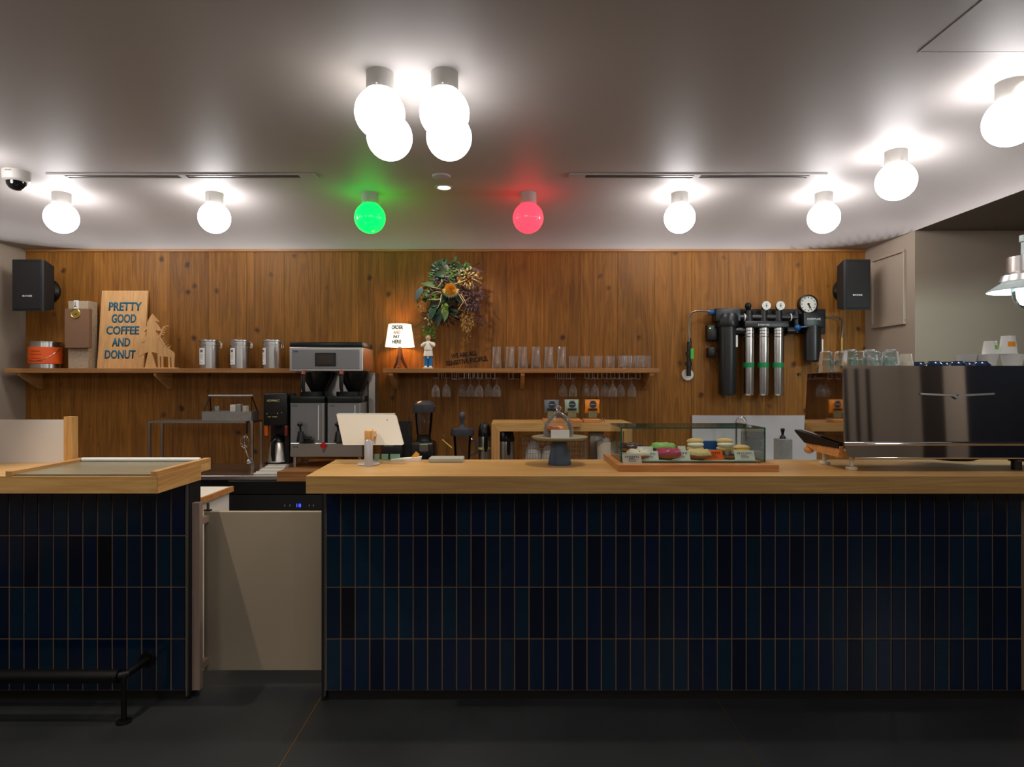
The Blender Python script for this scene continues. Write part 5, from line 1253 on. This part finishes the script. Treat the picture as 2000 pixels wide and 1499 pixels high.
front = [(1.505, 2.765), (1.592, 2.765), (1.685, 2.765)]; back = [(1.478, 2.925), (1.549, 2.925), (1.622, 2.90), (1.70, 2.92), (1.772, 2.925)]; mid = [(1.545, 2.845), (1.64, 2.842)]
nm = {0: 'front row', 1: 'middle row', 2: 'rear row'}
for ri, row in enumerate((front, mid, back)):
    for i, (x, y) in enumerate(row):
        for k2, hh in enumerate((0, .036)):
            sp.append(((x, y, ZM+hh), 'upturned faceted tumbler on the espresso machine, %s, %s from left, %s of its stack' % (nm[ri], ORD[i], ('bottom', 'top')[k2])))
repeat(ft, sp, 'upturned tumblers on the espresso machine')
bc = single('blue_cup', 'cup', [(0, .046), (.018, .046), (.0185, .049), (.022, .049), (.022, .045), (.034, .034), (.041, .016), (.043, .0), (.041, 0), (.039, .014), (.03, .032), (0, .04)], 'cup_blue')
repeat(bc, [((PX(x, y), y, ZM), lab) for x, y, lab in ((1824, 2.79, 'upturned dark blue cup in the front row, left of three'), (1870, 2.79, 'upturned dark blue cup in the front row, middle of three'), (1917, 2.79, 'upturned dark blue cup in the front row, right of three'),
        (1795, 2.88, 'upturned dark blue cup in the rear row, leftmost beside the cream cups'), (1847, 2.89, 'upturned dark blue cup in the rear row, second'), (1892, 2.89, 'upturned dark blue cup in the rear row, third'))], 'blue cups on the espresso machine')
cr = single('cream_cup', 'cup', [(0, .05), (.022, .05), (.024, .046), (.030, 0), (.028, 0), (.02, .044), (0, .044)], 'cup_cream')
repeat(cr, [((PX(1772, 2.86), 2.86, ZM), 'upturned cream cup between tumblers and blue cups, lower'), ((PX(1765, 2.95)+.01, 2.95, ZM+.0505-.012), 'upturned cream cup between tumblers and blue cups, upper')], 'cream cups')
wc_ = single('white_cup', 'cup', [(0, .0), (.026, .0), (.030, .006), (.046, .085), (.0435, .085), (.028, .008), (0, .006)], 'cup_white', 28)
repeat(wc_, [((PX(x, 2.93), y, ZM), lab) for x, y, lab in ((1892, 2.95, 'upright white cup behind the blue cups, leftmost'), (1927, 2.93, 'upright white cup behind the blue cups, second'), (1967, 2.90, 'upright white cup under the paper cups, third'), (2012, 2.90, 'upright white cup cut by the right edge'))], 'white cups on the espresso machine')
for (x, y, h, m, lab) in ((1934, 2.93, .062, 'sticker_green', 'upturned white paper cup with green sticker'), (1969, 2.90, .084, 'sticker_orange', 'taller upturned white paper cup with orange sticker')):
    c = (PX(x, y), y, ZM+.0855); r_ = .036 if h > .07 else .033
    t = thing('paper_cup', lab, 'paper cup', c, 'upturned paper cups')
    B().lathe([(0, h-.004), (r_*.7, h-.004), (r_*.72, h), (r_*.76, h-.001), (r_, .004), (r_*1.04, .002), (r_*1.02, 0), (r_*.96, 0)], c, 28).done('cup', 'cup_white', t)
    b = B()
    for i in range(4):
        p, q = (-.7+.25*i, -.7+.25*(i+1)) if m == 'sticker_orange' else (.0+.22*i, .22*(i+1)); R = r_*.93
        b.quad((c[0]+R*1.03*math.sin(p), c[1]-R*1.03*math.cos(p), c[2]+.01), (c[0]+R*1.03*math.sin(q), c[1]-R*1.03*math.cos(q), c[2]+.01), (c[0]+R*.93*math.sin(q), c[1]-R*.93*math.cos(q), c[2]+h*.68), (c[0]+R*.93*math.sin(p), c[1]-R*.93*math.cos(p), c[2]+h*.68))
    b.done('sticker', m, t)

# ------------------------------------------------------------------ water filter and clock
D = 4.78
t = thing('water_filter', 'wall mounted water filter with black housings and three silver cartridges', 'water filter', (PX(1500, D), WB, 1.2))
def vc(x, y0, y1, r, d=D, seg=24, rb=None): return B().lathe([(0, PZ(y1, d)), (r*.8, PZ(y1, d)), (r, PZ(y1-3, d)), (r, PZ(y0, d)), (0, PZ(y0, d))], (PX(x, d), d+.05, 0), seg)
B().box(PX(1400, 4.9), PX(1612, 4.9), 4.895, WB-.001, PZ(652, 4.9), PZ(604, 4.9), bev=.003).done('back_plate', 'black_matte', t)
vc(1425, 633, 773, 17*D/F).done('prefilter_housing', 'filter_black', t)
B().lathe([(.079, PZ(638, D)), (.083, PZ(634, D)), (.083, PZ(618, D)), (.07, PZ(612, D))], (PX(1425, D), D+.05, 0), 24).bp(1398, 602, 1447, 628, D+.005, D+.11, .01, 2).done('prefilter_head', 'filter_black', t)
marks('abc', PX(1413, D), PX(1420, D), PZ(616, D), PZ(612, D), D+.004, 'ink_grey', t); marks('abcdef', PX(1425, D), PX(1437, D), PZ(616, D), PZ(612.5, D), D+.004, 'ink_white', t)
B().bp(1437.5, 655, 1441, 678, D+.0, D+.004).done('label_sticker', 'white_paper', t)
B().cyl((PX(1445, D), D+.05, PZ(619, D)), (PX(1562, D), D+.05, PZ(619, D)), .026, seg=14).done('manifold_pipe', 'filter_black', t)
b = B()
for x in (1458, 1549): b.cyl((PX(x, D)-.004, D+.05, PZ(619, D)), (PX(x, D)+.004, D+.05, PZ(619, D)), .029, seg=16)
b.done('pipe_ring', 'ink_white', t)
B().bp(1455, 627, 1541, 640, D+.0, D+.1, .006, 2).done('cartridge_manifold', 'filter_black', t)
text('EVERPURE', PX(1481, D), PX(1503, D), PZ(636.5, D), PZ(633, D), D, 'ink_white', t, 'manifold_lettering'); marks('abcdef', PX(1506, D), PX(1517, D), PZ(636.5, D), PZ(634, D), D, 'ink_grey', t)
for x in (1467, 1496, 1525):
    vc(x, 640, 773, 10.6*D/F).done('cartridge', 'foil_silver', t); ca = t.children[-1]
    B().lathe([(10.8*D/F, PZ(718, D)), (10.8*D/F, PZ(708.5, D))], (PX(x, D), D+.05, 0), 24).done('green_band', 'band_green', ca)
    b = B()
    for yy in (645, 651, 657): b.lathe([(10.75*D/F, PZ(yy+1.2, D)), (10.75*D/F, PZ(yy, D))], (PX(x, D), D+.05, 0), 24)
    b.done('print_lines', 'twig', ca)
    B().lathe([(8.5*D/F, PZ(640, D)), (8.5*D/F, PZ(624, D))], (PX(x, D), D+.05, 0), 16).cyl((PX(x, D), D+.05, PZ(626, D)), (PX(x, D), D+.05, PZ(606, D)), .034, .03, 16).done('cap', 'filter_black', ca)
for x in (1500, 1528):
    q = (PX(x, D), D+.03, PZ(596, D))
    g = B().cyl((q[0], D+.03, q[2]), (q[0], D+.055, q[2]), .034, seg=24).cyl((q[0], D+.05, PZ(610, D)), (q[0], D+.045, q[2]-.03), .008, seg=10).done('pressure_gauge', 'tinlid', t)
    B().cyl((q[0], D+.0285, q[2]), (q[0], D+.0297, q[2]), .028, seg=24).done('dial_face', 'dial_white', g)
    B().box(q[0]-.002, q[0]+.002, D+.026, D+.028, q[2]-.014, q[2]+.016).box(q[0]-.008, q[0]+.008, D+.026, D+.028, q[2]-.004, q[2]).done('needle', 'navy_ink', g)
q = (PX(1466, D), D+.05, 0)
B().lathe([(.012, PZ(606, D)), (.02, PZ(601, D)), (.024, PZ(599, D)), (.024, PZ(593, D)), (.012, PZ(590, D)), (0, PZ(589.5, D))], q, 18).done('flush_knob', 'black_plastic', t)
vc(1592, 636, 707, 16*D/F).done('short_housing', 'filter_black', t)
B().bp(1570, 611, 1612, 640, D+.0, D+.1, .008, 2).done('short_head', 'filter_black', t)
text('EVERPURE', PX(1577, D), PX(1603, D), PZ(625.5, D), PZ(621.5, D), D, 'ink_white', t, 'head_lettering', bold=.01)
B().bp(1605.5, 663, 1608, 688, D+.006, D+.01).done('label_sticker', 'white_paper', t)
B().cyl((PX(1561, D), D+.05, PZ(650, D)), (PX(1561, D), D+.05, PZ(607, D)), .022, seg=14).done('vertical_union', 'black_plastic', t)
B().ball((PX(1560, D), D+.02, PZ(640, D)), .025, 14, 10).cyl((PX(1560, D), D+.02, PZ(639, D)), (PX(1575, D), D-.004, PZ(639, D)), .008, .004, 8).done('blue_valve', 'valve_blue', t)
B().cyl((PX(1389, D), D+.05, PZ(609, D)), (PX(1408, D), D+.05, PZ(609, D)), .022, .024, 14).done('blue_union', 'valve_blue', t)
B().cyl((PX(1541, D), D+.05, PZ(645, D)), (PX(1560, D), D+.05, PZ(645, D)), .03, seg=14).done('side_pipe', 'filter_black', t)
B().cyl((PX(1440, D), D+.05, PZ(645, D)), (PX(1457, D), D+.05, PZ(645, D)), .03, seg=14).done('side_pipe', 'filter_black', t)
def bez(ps): return [P(x, y, d) for x, y, d in ps]
B().tube(bez([(1390, 609, D+.05), (1375, 608, D+.05), (1360, 607.5, D+.06), (1350, 611, D+.07), (1346, 620, D+.08), (1345, 640, D+.09), (1346, 664, D+.09)]), .0085, 10).done('inlet_hose', 'hose', t)
B().cyl(P(1390, 609, D+.05), P(1383, 608.6, D+.05), .013, seg=10).cyl(P(1346, 661, D+.09), P(1346, 668, D+.09), .014, seg=10).done('hose_fitting', 'chrome', t)
B().tube(bez([(1612, 620, D+.05), (1625, 619.5, D+.05), (1638, 620, D+.06), (1645, 626, D+.08), (1646, 640, D+.09), (1644, 660, D+.09)]), .0085, 10).done('outlet_hose', 'hose', t)
B().cyl(P(1644, 660, D+.09), P(1644, 690, D+.09), .012, seg=10).done('outlet_fitting', 'brass', t)
B().cyl(P(1346, 668, D+.09), P(1345, 735, D+.09), .017, seg=14).cyl(P(1345, 688, D+.09), P(1345, 694, D+.09), .024, seg=12).cyl(P(1345, 708, D+.09), P(1345, 714, D+.09), .026, seg=12).done('shutoff_body', 'black_plastic', t)
B().box(PX(1349, D+.06), PX(1355, D+.06), D+.055, D+.075, PZ(702, D+.06), PZ(681, D+.06), bev=.004).done('lever', 'valve_green', t)
B().cyl((PX(1343.5, 4.9), 4.90, PZ(732, 4.9)), (PX(1343.5, 4.9), WB-.0005, PZ(732, 4.9)), .045, seg=28).done('escutcheon', 'white_laminate', t)
for (x, y, w_, h, nm_) in ((1392, 650, 10, 15, 'power_adapter'), (1391, 688, 7, 9, 'power_plug')):
    o = B().bp(x-w_, y-h, x+w_, y+h, 4.85, WB-.001, .006, 2).done(nm_, 'black_plastic', t)
B().ball(P(1387, 641.5, 4.848), .006, 8, 6).done('indicator_light', 'led_green', t)
B().tube(bez([(1392, 664, 4.88), (1397, 672, 4.87), (1398, 684, 4.87), (1404, 690, 4.87), (1410, 684, 4.88)]), .003, 6).tube(bez([(1392, 696, 4.88), (1396, 706, 4.87), (1403, 711, 4.87), (1408, 700, 4.88)]), .002, 6).done('cable', 'black_plastic', t)
c = (PX(1580.5, 4.87), 0, PZ(594, 4.87))
t = thing('wall_clock', 'round black rimmed analogue wall clock above the water filter', 'clock', (c[0], 4.9, c[2]))
R = 19*4.87/F
B().lathe([(R*.98, WB-.001), (R, 4.89), (R*.97, 4.875), (R*.86, 4.872), (R*.84, 4.885)], c, 40, 'y').done('rim', 'black_plastic', t)
B().cyl((c[0], 4.884, c[2]), (c[0], 4.9, c[2]), R*.85, seg=40).done('dial', 'dial_white', t)
b = B()
for i in range(12):
    a = i*PI/6; q = R*.68; b.box(c[0]+q*math.sin(a)-.0035, c[0]+q*math.sin(a)+.0035, 4.882, 4.8835, c[2]+q*math.cos(a)-.0045, c[2]+q*math.cos(a)+.0045)
b.done('numeral_marks', 'navy_ink', t)
for nm_, a, L, r_ in (('hour_hand', math.radians(148), .6, .004), ('minute_hand', math.radians(165), .72, .0025)):
    B().cyl((c[0]-.01*math.sin(a), 4.879, c[2]-.01*math.cos(a)), (c[0]+R*.85*L*math.sin(a), 4.879, c[2]+R*.85*L*math.cos(a)), r_, r_*.6, 8).done(nm_, 'ink_black', t)
B().cyl((c[0], 4.876, c[2]), (c[0], 4.884, c[2]), .008, seg=12).done('hub', 'ink_black', t)
B().cyl(P(1562, 731, 4.9), (P(1562, 731, 4.9)[0], WB-.001, P(1562, 731, 4.9)[2]), .011, seg=12).done('cable_clip', 'black_plastic', cat='clip', label='tiny black clip on the wood wall below the blue valve')
